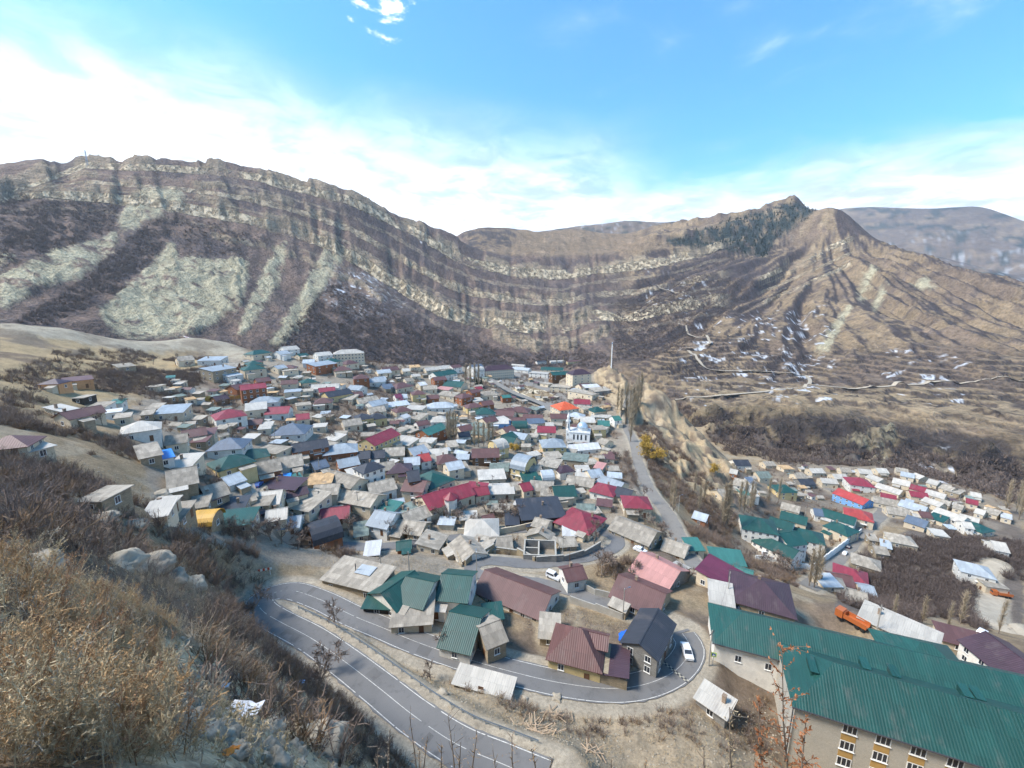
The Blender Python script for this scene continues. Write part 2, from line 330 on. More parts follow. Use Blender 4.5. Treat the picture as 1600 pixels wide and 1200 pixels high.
main_px = [(850,1222),(780,1192),(713,1163),(647,1119),(593,1076),(540,1035),(487,998),(440,973),(413,957),(404,943),(418,930),(455,923),(500,937),(551,962),(600,982),(650,1003),(720,1027),(800,1050),(880,1068),(960,1076),(1020,1066),(1062,1042),(1078,1012),(1066,990)]
R_MAIN = course(zline(main_px, {0: -61.0, 4: -63.5, 9: -66.3, 12: -67.5, 16: -69.5, 20: -71, 23: -71.5}), 1.2)
town_px = [(1066,990),(1045,974),(1000,960),(940,938),(870,917),(800,906),(748,898),(738,886),(765,876),(830,881),(900,874),(948,862),(966,846),(945,833),(900,826),(840,826),(760,832),(700,842),(640,850),(580,855),(520,852),(470,858)]
R_TOWN = course(zline(town_px, {0: -71.5, 5: -74.5, 8: -76.5, 12: -79.5, 16: -79, 21: -74}), 1.5)
R_SPUR = course([(1090,890),(1065,850),(1045,805),(1015,765),(998,725),(990,690),(975,655),(985,620),(1000,595)], 2.5)
R_LOW = course([(1262,918),(1290,895),(1330,850),(1365,815),(1380,795),(1340,780),(1290,762)], 2.5)
R_LOW2 = course([(1600,985),(1560,975),(1548,950),(1552,925),(1540,900),(1560,880)], 2.5)
R_UP = course([(412,815),(396,790),(394,770),(410,755),(440,742),(480,730),(500,712)], 2.0)
R_SQ = course([(765,592),(800,612),(850,632),(880,655)], 2.5)
for P, hw, fl in ((R_TOWN, 2.9, 4), (R_MAIN, 4.4, 5), (R_SPUR, 3.2, 4), (R_LOW, 4, 4), (R_LOW2, 4, 4), (R_UP, 2.4, 2.5), (R_SQ, 4, 4)): carve(P, hw, fl)
T = Z/RR[None]

# the town square is level
PX, PY = project(X, Y, Z)
zsq = at(840, 606).z
sqm = smooth(0, 1, inpoly(PX, PY, [(758,590),(800,578),(862,584),(902,618),(872,645),(815,628)]).astype(float))*(D2 > 330)*(D2 < 520)
Z = Z*(1-sqm)+zsq*sqm
# ---------------------------------------------------------------- ground cover: what the surface is made of
PX, PY = project(X, Y, Z); T = Z/RR[None]
w2x = 7*fbm(A2*260, LR[None]*80, 3, 95); wx = 11*fbm(A2*70, LR[None]*22, 4, 90); wy = 11*fbm(A2*70, LR[None]*22, 4, 91)
def zone(poly, lo=0, hi=1e9, soft=True):
    sel = (D2 > lo) & (D2 < hi)
    acc = 0
    for k, (a_, b_) in enumerate(((1, 1), (-.7, 1.1), (1.2, -.6), (-1, -.9))):
        acc = acc + inpoly(PX+wx*a_+w2x*b_, PY+wy*b_+w2x*a_, poly)
    return smooth(.2, .8, acc/4.0)*sel
COL = np.zeros(Z.shape+(3,)); 
def lay(mask, c):
    global COL
    COL = COL*(1-mask[..., None]) + np.array(c)*mask[..., None]
MAUVE, BRUSH, MARL, CREAM, TAN, SOIL, SNOW = (.185,.132,.105), (.085,.068,.068), (.41,.37,.255), (.46,.375,.25), (.31,.235,.14), (.29,.24,.17), (.72,.75,.80)
one = np.ones_like(Z)
lay(one, TAN)
F1 = fbm(X/24, Y/24, 5, 101); F2 = fbm(X/7, Y/7, 4, 102); F3 = fbm(X/110, Y/110, 4, 103)
# near hillside: dry grass, bare soil, dark scrub litter
nearm = 1-smooth(560, 700, D2)
lay(nearm, (.25,.19,.12)); lay(nearm*smooth(0.0, 0.35, F1+0.4*F2), (.15,.115,.085)); lay(nearm*smooth(0.15, 0.5, F2-0.3*F1), SOIL)
lay(nearm*zone([(500,530),(1010,580),(960,640),(1030,780),(960,870),(700,900),(420,880),(250,820),(200,640),(330,560)]), (.25,.215,.17))
lay(zone([(500,530),(1010,580),(960,640),(1030,780),(960,870),(700,900),(420,880),(250,820),(200,640),(330,560)], 0, 600)*smooth(0.05, 0.3, F1), (.16,.125,.095))
lay(zone([(0,515),(200,545),(340,560),(250,600),(120,640),(0,640)], 90, 600), (.33,.25,.145)); lay(zone([(0,515),(200,545),(340,560),(250,600),(120,640),(0,640)], 90, 600)*smooth(0.05, 0.35, F1+0.3*F2), (.16,.12,.085))
lay(zone([(0,498),(100,506),(180,518),(240,516),(300,520),(385,540),(380,562),(290,546),(220,550),(100,532),(0,514)], 200, 700), (.33,.29,.22)); lay(nearm*(D2 > 380)*(1-smooth(R_(-34), R_(-28), A2))*smooth(.0, .35, F1+.6*F2)*.7, (.19,.155,.115))
lay(zone([(1035,600),(1052,650),(1092,690),(1135,730),(1125,790),(1065,745),(1040,705),(1030,660)], 150, 600), (.42,.32,.19))
lay(zone([(1000,612),(1048,622),(1046,668),(1022,690),(1002,660)], 200, 600), (.40,.33,.23))
lay(zone([(930,566),(975,566),(992,600),(970,640),(935,610)], 300, 600), (.36,.28,.18))
lay(zone([(200,1000),(430,1000),(580,1200),(180,1200)], 0, 45), (.47,.40,.27)); lay(zone([(560,1000),(700,1060),(900,1110),(1100,1110),(1220,1200),(700,1200)], 30, 90), (.30,.24,.165))
lay(zone([(1330,870),(1500,790),(1600,830),(1600,990),(1450,960),(1380,990),(1300,960)], 120, 500), (.12,.10,.085))
lay(zone([(1140,730),(1300,712),(1500,750),(1600,800),(1590,850),(1450,830),(1380,820),(1260,900),(1150,880)], 180, 560)*.8, (.215,.18,.14)); lay(zone([(1140,730),(1300,712),(1500,750),(1600,800),(1590,850),(1450,830),(1380,820),(1260,900),(1150,880)], 180, 560)*smooth(0, .3, F1), (.13,.105,.085))
# massifs
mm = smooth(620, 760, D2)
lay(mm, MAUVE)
lay(mm*smooth(0.05, 0.4, F1*0.7+F3*0.6), (.20,.155,.12)); lay(mm*smooth(0.1, 0.4, F2*0.6+F3)*0.8, (.095,.078,.08))
rt = smooth(R_(12), R_(17), A2)*mm*(1-far)
lay(rt, (.275,.205,.13)); lay(rt*smooth(-0.1, 0.4, F3+0.4*F1)*0.75, (.175,.13,.10)); lay(rt*smooth(.1, .4, F1-.3*F3)*.6, (.10,.08,.075))
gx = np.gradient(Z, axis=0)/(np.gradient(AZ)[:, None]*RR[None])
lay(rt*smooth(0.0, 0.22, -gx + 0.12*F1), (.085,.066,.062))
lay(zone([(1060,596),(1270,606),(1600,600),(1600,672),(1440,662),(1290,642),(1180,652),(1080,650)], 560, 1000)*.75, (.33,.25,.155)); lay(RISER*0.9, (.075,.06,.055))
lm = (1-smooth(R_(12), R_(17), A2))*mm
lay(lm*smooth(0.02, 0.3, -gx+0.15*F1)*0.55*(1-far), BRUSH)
for poly in ([(0,311),(189,318),(175,359),(118,382),(0,419)], [(135,433),(236,345),(287,335),(243,402),(189,453),(67,512),(20,506)], [(300,305),(420,320),(400,330),(320,322)],
             [(560,455),(640,500),(760,540),(820,570),(480,570),(420,545),(500,450)], [(960,500),(1010,470),(1040,540),(1000,590),(960,560)], [(1000,420),(1120,390),(1230,420),(1180,470),(1060,500),(1010,460)],
             [(780,545),(840,555),(830,580),(760,575)]):
    lay(zone(poly, 800, 3000)*smooth(-0.35, 0.15, F2+0.6*F1)*0.85, BRUSH)
for poly in ([(152,487),(189,456),(216,433),(243,409),(270,375),(280,409),(294,402),(337,406),(385,402),(388,436),(375,480),(337,504),(304,522),(219,530),(175,516)], [(0,433),(84,392),(135,379),(186,362),(179,389),(135,423),(128,436),(84,443),(0,485)],
             [(182,348),(216,294),(287,298),(283,328),(236,342),(202,362)], [(371,531),(388,470),(429,389),(449,375),(439,436),(405,487),(381,524)], [(418,537),(472,456),(506,389),(537,402),(499,463),(466,514),(439,541)],
             [(0,395),(25,393),(20,410),(0,418)], [(1305,722),(1322,672),(1340,662),(1365,672),(1395,662),(1402,690),(1380,727)], [(1340,470),(1344,440),(1362,415),(1374,415),(1358,445),(1350,470)], [(1362,482),(1372,458),(1383,438),(1390,442),(1380,465),(1370,485)],
             [(1274,552),(1296,515),(1325,475),(1334,478),(1312,515),(1295,548)], [(1420,445),(1450,432),(1460,450),(1440,455)]):
    zn = zone(poly, 500, 3000); Z += zn*(ridged(s/26+W1*1.5, D2/420, 4, 66)-.5)*17; lay(zn*smooth(-0.55, -0.15, F1+0.5*F2), MARL); ROCK = np.maximum(ROCK, zn*0.08)
lay(zone([(520,410),(600,440),(640,480),(560,500),(500,470)], 900, 2000)*smooth(0.0, 0.4, F2)*0.7, (.34,.33,.33))
lay(smooth(0.3, 0.75, ROCK)*smooth(-.5, .1, F0+.5)*.45, CREAM); 
lay(zone([(720,358),(850,355),(960,360),(1080,385),(1000,394),(860,402),(740,394)], 1900, 3200), (.24,.175,.115)); lay(zone([(715,368),(740,352),(815,356),(800,385),(740,392)], 1900, 3200)*smooth(-0.3, 0.2, F1), (.085,.07,.065))
lay(zone([(1030,376),(1120,352),(1200,328),(1240,312),(1275,330),(1215,372),(1195,402),(1120,388),(1060,384)], 2000, 5000)*smooth(-0.5, 0.0, F1), (.030,.042,.040))
# snow lying in hollows
sn = smooth(0.16, 0.34, fbm(X/30, Y/14, 5, 130)+0.5*fbm(X/9, Y/5, 3, 131)-0.24)
for poly in ([(1130,490),(1300,480),(1310,640),(1180,620),(1080,540)], [(1060,540),(1130,550),(1110,640),(1070,620)], [(1370,680),(1520,670),(1600,730),(1600,790),(1460,770)], [(1370,540),(1520,560),(1500,640),(1380,620)], [(1000,410),(1120,440),(1100,520),(1000,500)], [(640,360),(690,372),(690,390),(650,380)], [(510,410),(610,440),(600,500),(520,480)]):
    lay(zone(poly, 450, 3000)*sn*0.9, SNOW)
lay(crag*smooth(-.3, .15, F2+.3*F1), (.15,.115,.085)); lay(crag*smooth(.15, .45, ridged(X/8, Y/8, 3, 46)-.35)*.8, (.38,.29,.18)); lay(bad*smooth(-.3, .1, F1+.4*F2)*.95, (.062,.052,.052)); lay(bad*smooth(.1, .3, ridged(X/52+W1*.6, Y/52, 4, 43)-.62)*.7, (.30,.24,.16))  # the ravine edge's shade is deepened in its ground colour
lay(zone([(1170,655),(1290,645),(1440,668),(1600,690),(1600,800),(1500,762),(1380,728),(1250,715),(1150,700)], 480, 820)*smooth(-.5, -.05, F1+.3*F2)*.85*(1-smooth(.25, .35, COL[..., 0])), (.064,.053,.052))  # dark scrub tone that also paints the ravine's shade into the ground
fz = far*(1-smooth(6500, 7200, D2)); lay(far, (.13,.105,.09)); lay(far*smooth(0, 0.4, fbm(A2*70, T*130, 4, 140)), (.20,.155,.115)); lay(far*smooth(0.1, 0.35, fbm(A2*60, T*150, 5, 141)), (.05,.058,.055)); lay(far*(1-smooth(6300, 6700, D2))*.7*smooth(0.22, 0.42, fbm(A2*160, T*420, 5, 142)-0.05), (.30,.31,.33))
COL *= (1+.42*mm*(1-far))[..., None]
lay(ROADM, (.31,.27,.21))
ROCK = np.clip(ROCK, 0, 1)
# stratigraphic height: 100 on the rim ledge, 0 on the lower ledge (drives the thin rock courses)
def crv(pts): q = sorted(pts); return np.interp(PX, [a for a, _ in q], [b_ for _, b_ in q])
yA, yB = crv([(x, y-8) for x, y in BANDS[0][0]]), crv([(x, y-8) for x, y in BANDS[1][0]]+[(1000,492),(1100,470)])
gap = np.maximum(yB-yA, 12.0); STRAT = np.where(PY < yA, 100+(yA-PY)*2.0, np.where(PY < yB, 100*(yB-PY)/gap, (yB-PY)*1.3))
yR = 372+(1332-PX)*.44; STR2 = 100-(PY-yR)*2.4
isr = smooth(1150, 1190, PX); STRAT = STRAT*(1-isr)+STR2*isr
LEDGE = win*(1-smooth(1110, 1150, PX))*smooth(-60, -20, STRAT)*(1-smooth(118, 126, STRAT))*(D2 > 950) + win*smooth(1180, 1200, PX)*(1-smooth(1322, 1338, PX))*(D2 > 1700)*smooth(-10, 10, STRAT)*1.0
LEDGE = np.clip(LEDGE, 0, 1)
# ---------------------------------------------------------------- materials
MATS = {}
def newmat(name):
    m = bpy.data.materials.new(name); m.use_nodes = True; t = m.node_tree
    return m, t, t.nodes['Principled BSDF']
def ground_mat(name, scales, bump, rough=0.95, bdist=0.5, ledges=None, streak=None):
    m, t, b = newmat(name); n = t.nodes; l = t.links
    at_ = n.new('ShaderNodeAttribute'); at_.attribute_name = 'tint'; rk = n.new('ShaderNodeAttribute'); rk.attribute_name = 'rocky'
    geo = n.new('ShaderNodeNewGeometry'); hs_ = None; col = at_.outputs['Color']; hsum = None
    for k, (sc, amt) in enumerate(scales):
        tx = n.new('ShaderNodeTexNoise'); tx.inputs['Scale'].default_value = sc; tx.inputs['Detail'].default_value = 4; tx.inputs['Roughness'].default_value = 0.65
        l.new(geo.outputs['Position'], tx.inputs['Vector'])
        mr = n.new('ShaderNodeMapRange'); mr.inputs[1].default_value = 0.25; mr.inputs[2].default_value = 0.75; mr.inputs[3].default_value = 1-amt; mr.inputs[4].default_value = 1+amt
        l.new(tx.outputs['Fac'], mr.inputs[0])
        vm = n.new('ShaderNodeVectorMath'); vm.operation = 'SCALE'; l.new(col, vm.inputs[0]); l.new(mr.outputs[0], vm.inputs['Scale']); col = vm.outputs[0]
        if hsum is None: hsum = tx.outputs['Fac']
        else:
            ad = n.new('ShaderNodeMath'); ad.operation = 'ADD'; l.new(hsum, ad.inputs[0]); l.new(tx.outputs['Fac'], ad.inputs[1]); hsum = ad.outputs[0]
    # bedding lines on bare rock
    wv = n.new('ShaderNodeTexNoise'); mp = n.new('ShaderNodeMapping'); mp.inputs['Scale'].default_value = (0.012, 0.012, 0.22); l.new(geo.outputs['Position'], mp.inputs[0]); l.new(mp.outputs[0], wv.inputs['Vector'])
    wv.inputs['Scale'].default_value = 1; wv.inputs['Detail'].default_value = 3; wv.inputs['Roughness'].default_value = 0.7
    mr = n.new('ShaderNodeMapRange'); mr.inputs[1].default_value = 0.3; mr.inputs[2].default_value = 0.7; mr.inputs[3].default_value = 0.62; mr.inputs[4].default_value = 1.25; l.new(wv.outputs['Fac'], mr.inputs[0])
    mixf = n.new('ShaderNodeMix'); mixf.data_type = 'FLOAT'; l.new(rk.outputs['Fac'], mixf.inputs[0]); mixf.inputs[2].default_value = 1; l.new(mr.outputs[0], mixf.inputs[3])
    vm = n.new('ShaderNodeVectorMath'); vm.operation = 'SCALE'; l.new(col, vm.inputs[0]); l.new(mixf.outputs[0], vm.inputs['Scale']); col = vm.outputs[0]
    def nz(scale, det=4, ro=.6):
        mp_ = n.new('ShaderNodeMapping'); mp_.inputs['Scale'].default_value = scale; l.new(geo.outputs['Position'], mp_.inputs[0]); t_ = n.new('ShaderNodeTexNoise'); t_.inputs['Scale'].default_value = 1; t_.inputs['Detail'].default_value = det; t_.inputs['Roughness'].default_value = ro; l.new(mp_.outputs[0], t_.inputs['Vector']); return t_.outputs['Fac']
    def mt(op, a, c=None):
        k = n.new('ShaderNodeMath'); k.operation = op
        for i_, v_ in enumerate((a, c)):
            if v_ is None: continue
            if isinstance(v_, (int, float)): k.inputs[i_].default_value = v_
            else: l.new(v_, k.inputs[i_])
        return k.outputs[0]
    def rng(v_, a, c, lo=0., hi=1., sm=True):
        k = n.new('ShaderNodeMapRange'); k.interpolation_type = 'SMOOTHSTEP' if sm else 'LINEAR'; l.new(v_, k.inputs[0]); k.inputs[1].default_value = a; k.inputs[2].default_value = c; k.inputs[3].default_value = lo; k.inputs[4].default_value = hi; return k.outputs[0]
    if streak:
        k_ = rng(nz(streak, 4, .65), .3, .7, .86, 1.13); vm = n.new('ShaderNodeVectorMath'); vm.operation = 'SCALE'; l.new(col, vm.inputs[0]); l.new(k_, vm.inputs['Scale']); col = vm.outputs[0]
    if ledges:
        mp_ = n.new('ShaderNodeMapping'); mp_.inputs['Scale'].default_value = (.016,.007,.007); l.new(geo.outputs['Position'], mp_.inputs[0]); rg = n.new('ShaderNodeTexNoise'); rg.noise_type = 'RIDGED_MULTIFRACTAL'; rg.inputs['Scale'].default_value = 1; rg.inputs['Detail'].default_value = 5; rg.inputs['Roughness'].default_value = .62; l.new(mp_.outputs[0], rg.inputs['Vector'])
        k_ = rng(rg.outputs['Fac'], .15, 1.1, .66, 1.30); vm = n.new('ShaderNodeVectorMath'); vm.operation = 'SCALE'; l.new(col, vm.inputs[0]); l.new(k_, vm.inputs['Scale']); col = vm.outputs[0]; hsum = mt('ADD', hsum, mt('MULTIPLY', rg.outputs['Fac'], 1.1))  # slope creases darkened and crests lightened in the colour, imitating relief shade
        sa = n.new('ShaderNodeAttribute'); sa.attribute_name = 'strat'; la = n.new('ShaderNodeAttribute'); la.attribute_name = 'ledge'
        sv = mt('ADD', sa.outputs['Fac'], mt('ADD', mt('MULTIPLY', mt('SUBTRACT', nz((.009,.009,.009), 3), .5), 15), mt('MULTIPLY', mt('SUBTRACT', nz((.06,.06,.06), 3), .5), 7)))
        best_ = None
        for c_, h_, w_ in ledges:
            v_ = mt('MULTIPLY', mt('SUBTRACT', 1.0, rng(mt('ABSOLUTE', mt('SUBTRACT', sv, c_)), h_*.86, h_)), w_); best_ = v_ if best_ is None else mt('MAXIMUM', best_, v_)
        brk_ = rng(nz((.007,.007,.004), 4, .6), .40, .50, .12, 1.0); fac_ = mt('MULTIPLY', mt('MULTIPLY', best_, brk_), la.outputs['Fac'])
        crack = rng(nz((.07,.07,.006), 4, .7), .36, .58, .40, 1.25); rc = n.new('ShaderNodeVectorMath'); rc.operation = 'SCALE'; rc.inputs[0].default_value = (.52,.43,.30); l.new(crack, rc.inputs['Scale'])
        mc = n.new('ShaderNodeMix'); mc.data_type = 'RGBA'; l.new(fac_, mc.inputs[0]); l.new(col, mc.inputs[6]); l.new(rc.outputs[0], mc.inputs[7]); col = mc.outputs[2]
        hsum = mt('ADD', hsum, mt('MULTIPLY', fac_, mt('MULTIPLY', crack, 1.6)))
    l.new(col, b.inputs['Base Color']); b.inputs['Roughness'].default_value = rough; b.inputs['Specular IOR Level'].default_value = 0.15
    bp = n.new('ShaderNodeBump'); bp.inputs['Strength'].default_value = bump; bp.inputs['Distance'].default_value = bdist; l.new(hsum, bp.inputs['Height']); l.new(bp.outputs[0], b.inputs['Normal'])
    return m
def sheet(name, j0, j1, mat, label):
    vx = X[:, j0:j1]; n_a, n_r = vx.shape
    co = np.stack([vx, Y[:, j0:j1], Z[:, j0:j1]+ZC], -1).reshape(-1, 3)
    idx = np.arange(n_a*n_r).reshape(n_a, n_r)
    q = np.stack([idx[:-1, :-1], idx[:-1, 1:], idx[1:, 1:], idx[1:, :-1]], -1).reshape(-1, 4)
    q = q[:, ::-1]
    me = bpy.data.meshes.new(name); me.vertices.add(len(co)); me.vertices.foreach_set('co', co.ravel())
    me.loops.add(q.size); me.loops.foreach_set('vertex_index', q.ravel()); me.polygons.add(len(q))
    me.polygons.foreach_set('loop_start', np.arange(0, q.size, 4)); me.polygons.foreach_set('loop_total', np.full(len(q), 4))
    me.polygons.foreach_set('use_smooth', np.ones(len(q), bool)); me.update()
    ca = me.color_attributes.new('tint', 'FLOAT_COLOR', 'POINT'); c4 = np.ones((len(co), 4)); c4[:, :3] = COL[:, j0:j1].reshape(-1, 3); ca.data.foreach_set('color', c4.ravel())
    if name == 'mountains':
        me.attributes.new('strat', 'FLOAT', 'POINT').data.foreach_set('value', STRAT[:, j0:j1].ravel()); me.attributes.new('ledge', 'FLOAT', 'POINT').data.foreach_set('value', LEDGE[:, j0:j1].ravel())
    fa = me.attributes.new('rocky', 'FLOAT', 'POINT'); fa.data.foreach_set('value', ROCK[:, j0:j1].ravel())
    me.materials.append(mat); o = bpy.data.objects.new(name, me); C.objects.link(o); return tag(o, label, name.replace('_', ' '), kind='structure')
jN = int(np.searchsorted(RR, 560)); jF = int(np.searchsorted(RR, 3100))
sheet('ground', 0, jN+1, ground_mat('ground_dry', [(0.25, .25), (1.6, .3), (9, .3)], 0.5, bdist=0.25), 'dry brown hillside under the village')
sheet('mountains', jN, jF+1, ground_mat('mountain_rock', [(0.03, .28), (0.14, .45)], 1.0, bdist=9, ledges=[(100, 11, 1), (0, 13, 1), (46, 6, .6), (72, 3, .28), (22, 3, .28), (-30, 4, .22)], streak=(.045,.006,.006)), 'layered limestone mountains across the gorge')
sheet('far_hills', jF, NR, ground_mat('far_rock', [(0.004, .2), (0.02, .25)], 0.5, bdist=20), 'hazy far mountain range beyond the peak')
# the ledge behind the eye
bm = bmesh.new(); ring0 = None
angs = [R_(76)+ (2*math.pi-R_(152))*k/24 for k in range(25)]
rows = []
for r in (0.0, 1.2, 4, 12, 40, 120):
    rows.append([bm.verts.new((math.sin(a)*r, math.cos(a)*r, ZC-1.9+0.28*max(r-1.2, 0)*(-math.cos(a))*(1-0.4*abs(math.sin(a))) - (0.06*r if abs(math.sin(a)) > .9 else 0))) for a in angs])
for a_, b_ in zip(rows, rows[1:]):
    for k in range(24): bm.faces.new((a_[k], a_[k+1], b_[k+1], b_[k]))
cv = bm.verts.new((0, 0, ZC-1.9)); fr_ = [bm.verts.new((math.sin(a)*1.2, math.cos(a)*1.2, Z[int(round((a-AZ[0])/(AZ[1]-AZ[0]))), 0]+ZC)) for a in np.linspace(AZ[0], AZ[-1], 40)*0.9999]
for a_, b_ in zip(fr_, fr_[1:]): bm.faces.new((cv, a_, b_))
me = bpy.data.meshes.new('ledge'); bm.normal_update(); bm.to_mesh(me); bm.free(); me.color_attributes.new('tint', 'FLOAT_COLOR', 'POINT').data.foreach_set('color', np.tile((.3, .24, .15, 1), len(me.vertices)))
o = bpy.data.objects.new('ground_ledge', me); C.objects.link(o); me.materials.append(bpy.data.materials['ground_dry']); tag(o, 'dry ledge behind the viewpoint', 'ground', kind='structure')
# ---------------------------------------------------------------- materials for built things
def mat_plain(name, c, rough=0.8, metal=0.0, var=0.15, scale=1.2, bump=0.0, rand=0.08, streak=None, spec=0.3, ribs=None, blocks=None, stain=None, sheets=None):
    if name in MATS: return MATS[name]
    m, t, b = newmat(name); n = t.nodes; l = t.links
    tcn = n.new('ShaderNodeTexCoord'); oi = n.new('ShaderNodeObjectInfo')
    vec = tcn.outputs['Object']
    mp = n.new('ShaderNodeMapping'); l.new(vec, mp.inputs[0])
    if streak: mp.inputs['Scale'].default_value = streak
    of = n.new('ShaderNodeVectorMath'); of.operation = 'ADD'; l.new(mp.outputs[0], of.inputs[0])
    cmb = n.new('ShaderNodeVectorMath'); cmb.operation = 'SCALE'; cmb.inputs[0].default_value = (37, 61, 23); l.new(oi.outputs['Random'], cmb.inputs['Scale']); l.new(cmb.outputs[0], of.inputs[1])
    tx = n.new('ShaderNodeTexNoise'); tx.inputs['Scale'].default_value = scale; tx.inputs['Detail'].default_value = 4; tx.inputs['Roughness'].default_value = 0.65; l.new(of.outputs[0], tx.inputs['Vector'])
    mr = n.new('ShaderNodeMapRange'); mr.inputs[1].default_value = .25; mr.inputs[2].default_value = .75; mr.inputs[3].default_value = 1-var; mr.inputs[4].default_value = 1+var; l.new(tx.outputs['Fac'], mr.inputs[0])
    rr_ = n.new('ShaderNodeMapRange'); rr_.inputs[3].default_value = 1-rand; rr_.inputs[4].default_value = 1+rand; l.new(oi.outputs['Random'], rr_.inputs[0])
    mu = n.new('ShaderNodeMath'); mu.operation = 'MULTIPLY'; l.new(mr.outputs[0], mu.inputs[0]); l.new(rr_.outputs[0], mu.inputs[1])
    fac = mu.outputs[0]; hgt = tx.outputs['Fac']
    src = None
    if blocks:
        br = n.new('ShaderNodeTexBrick'); br.inputs['Scale'].default_value = 1; br.inputs['Brick Width'].default_value = blocks[0]; br.inputs['Row Height'].default_value = blocks[1]; br.inputs['Mortar Size'].default_value = 0.025
        br.inputs['Color1'].default_value = (1, 1, 1, 1); br.inputs['Color2'].default_value = (.72, .72, .72, 1); br.inputs['Mortar'].default_value = (.62, .62, .62, 1)
        sx = n.new('ShaderNodeSeparateXYZ'); l.new(vec, sx.inputs[0]); ad = n.new('ShaderNodeMath'); ad.operation = 'ADD'; l.new(sx.outputs[0], ad.inputs[0]); l.new(sx.outputs[1], ad.inputs[1])
        cx = n.new('ShaderNodeCombineXYZ'); l.new(ad.outputs[0], cx.inputs[0]); l.new(sx.outputs[2], cx.inputs[1]); l.new(cx.outputs[0], br.inputs['Vector'])
        m2 = n.new('ShaderNodeMath'); m2.operation = 'MULTIPLY'; l.new(fac, m2.inputs[0]); l.new(br.outputs['Color'], m2.inputs[1]); fac = m2.outputs[0]
    if sheets:
        br = n.new('ShaderNodeTexBrick'); br.inputs['Scale'].default_value = 1; br.inputs['Brick Width'].default_value = sheets[0]; br.inputs['Row Height'].default_value = sheets[1]; br.inputs['Mortar Size'].default_value = 0.02; br.offset = 0.37
        br.inputs['Color1'].default_value = (1.06,)*3+(1,); br.inputs['Color2'].default_value = (sheets[2],)*3+(1,); br.inputs['Mortar'].default_value = (.66, .66, .66, 1); l.new(vec, br.inputs['Vector'])
        m2 = n.new('ShaderNodeMath'); m2.operation = 'MULTIPLY'; l.new(fac, m2.inputs[0]); l.new(br.outputs['Color'], m2.inputs[1]); fac = m2.outputs[0]
    vm = n.new('ShaderNodeVectorMath'); vm.operation = 'SCALE'; vm.inputs[0].default_value = c[:3]; l.new(fac, vm.inputs['Scale']); col = vm.outputs[0]
    if stain:
        t2 = n.new('ShaderNodeTexNoise'); t2.inputs['Scale'].default_value = stain[1]; t2.inputs['Detail'].default_value = 5; t2.inputs['Roughness'].default_value = .7; l.new(of.outputs[0], t2.inputs['Vector'])
        m3 = n.new('ShaderNodeMapRange'); m3.inputs[1].default_value = stain[2]; m3.inputs[2].default_value = stain[2]+.18; l.new(t2.outputs['Fac'], m3.inputs[0])
        mc = n.new('ShaderNodeMix'); mc.data_type = 'RGBA'; l.new(m3.outputs[0], mc.inputs[0]); l.new(col, mc.inputs[6]); mc.inputs[7].default_value = tuple(stain[0])+(1,); col = mc.outputs[2]
    l.new(col, b.inputs['Base Color']); b.inputs['Roughness'].default_value = rough; b.inputs['Metallic'].default_value = metal; b.inputs['Specular IOR Level'].default_value = spec
    if bump or ribs:
        bp = n.new('ShaderNodeBump'); bp.inputs['Strength'].default_value = bump or .5; bp.inputs['Distance'].default_value = .05
        if ribs:
            wv = n.new('ShaderNodeTexWave'); wv.wave_type = 'BANDS'; wv.bands_direction = 'X'; wv.inputs['Scale'].default_value = 0.314/ribs*1.0; wv.inputs['Distortion'].default_value = 0; l.new(vec, wv.inputs['Vector']); l.new(wv.outputs['Fac'], bp.inputs['Height'])
        else: l.new(hgt, bp.inputs['Height'])
        l.new(bp.outputs[0], b.inputs['Normal'])
    MATS[name] = m; return m
ROOFC = dict(gr=((.33,.295,.245), 'grey slate'), lg=((.43,.40,.35), 'pale tin'), bl=((.27,.31,.345), 'blue-grey tin'), br=((.115,.055,.05), 'brown metal'), mr=((.215,.028,.045), 'crimson metal'),
    gn=((.011,.064,.056), 'green metal'), dk=((.035,.038,.048), 'charcoal metal'), sb=((.095,.125,.17), 'slate-blue metal'), og=((.52,.09,.03), 'orange tile'), pk=((.38,.19,.17), 'pink metal'), tl=((.04,.15,.13), 'teal metal'),
    bu=((.02,.19,.55), 'bright-blue sheet'), wh=((.50,.50,.49), 'white sheet'), tn=((.46,.31,.17), 'tan board'), pu=((.13,.025,.055), 'wine-red metal'), rd=((.36,.05,.045), 'red metal'), yl=((.52,.30,.05), 'yellow board'), gg=((.17,.21,.19), 'grey-green tin'), lb=((.36,.395,.42), 'pale blue tin'), vb=((.055,.03,.04), 'purple-brown metal'))
WALLC = dict(w=((.66,.63,.57), 'white'), c=((.58,.49,.36), 'cream'), b=((.38,.31,.215), 'stone'), o=((.38,.155,.075), 'brick'), y=((.55,.43,.22), 'yellow'), g=((.28,.27,.25), 'grey'), bl=((.18,.36,.62), 'blue'), pk=((.5,.33,.26), 'pink'), d=((.05,.045,.04), 'dark-boarded'), n=((.16,.09,.05), 'wooden'), p=((.55,.30,.15), 'peach'))
for k, (c, _) in ROOFC.items():
    tin = k in ('lg', 'bl', 'lb')
    if k in ('gr', 'tn', 'gg'): mat_plain('roof_'+k, c, .9, 0, .28, .8, 0, .14, (1, .35, 1), .2, ribs=.28, stain=((.20,.175,.145), .5, .58), sheets=(1.1, 1.7, .74))
    else: mat_plain('roof_'+k, c, .5, 0.0, .13, .6, 0, .10, (1, .25, 1), .45, ribs=.42, stain=((c[0]*.6+.06, c[1]*.6+.05, c[2]*.6+.045), .35, .56), sheets=(1.2, 3.1, .87))
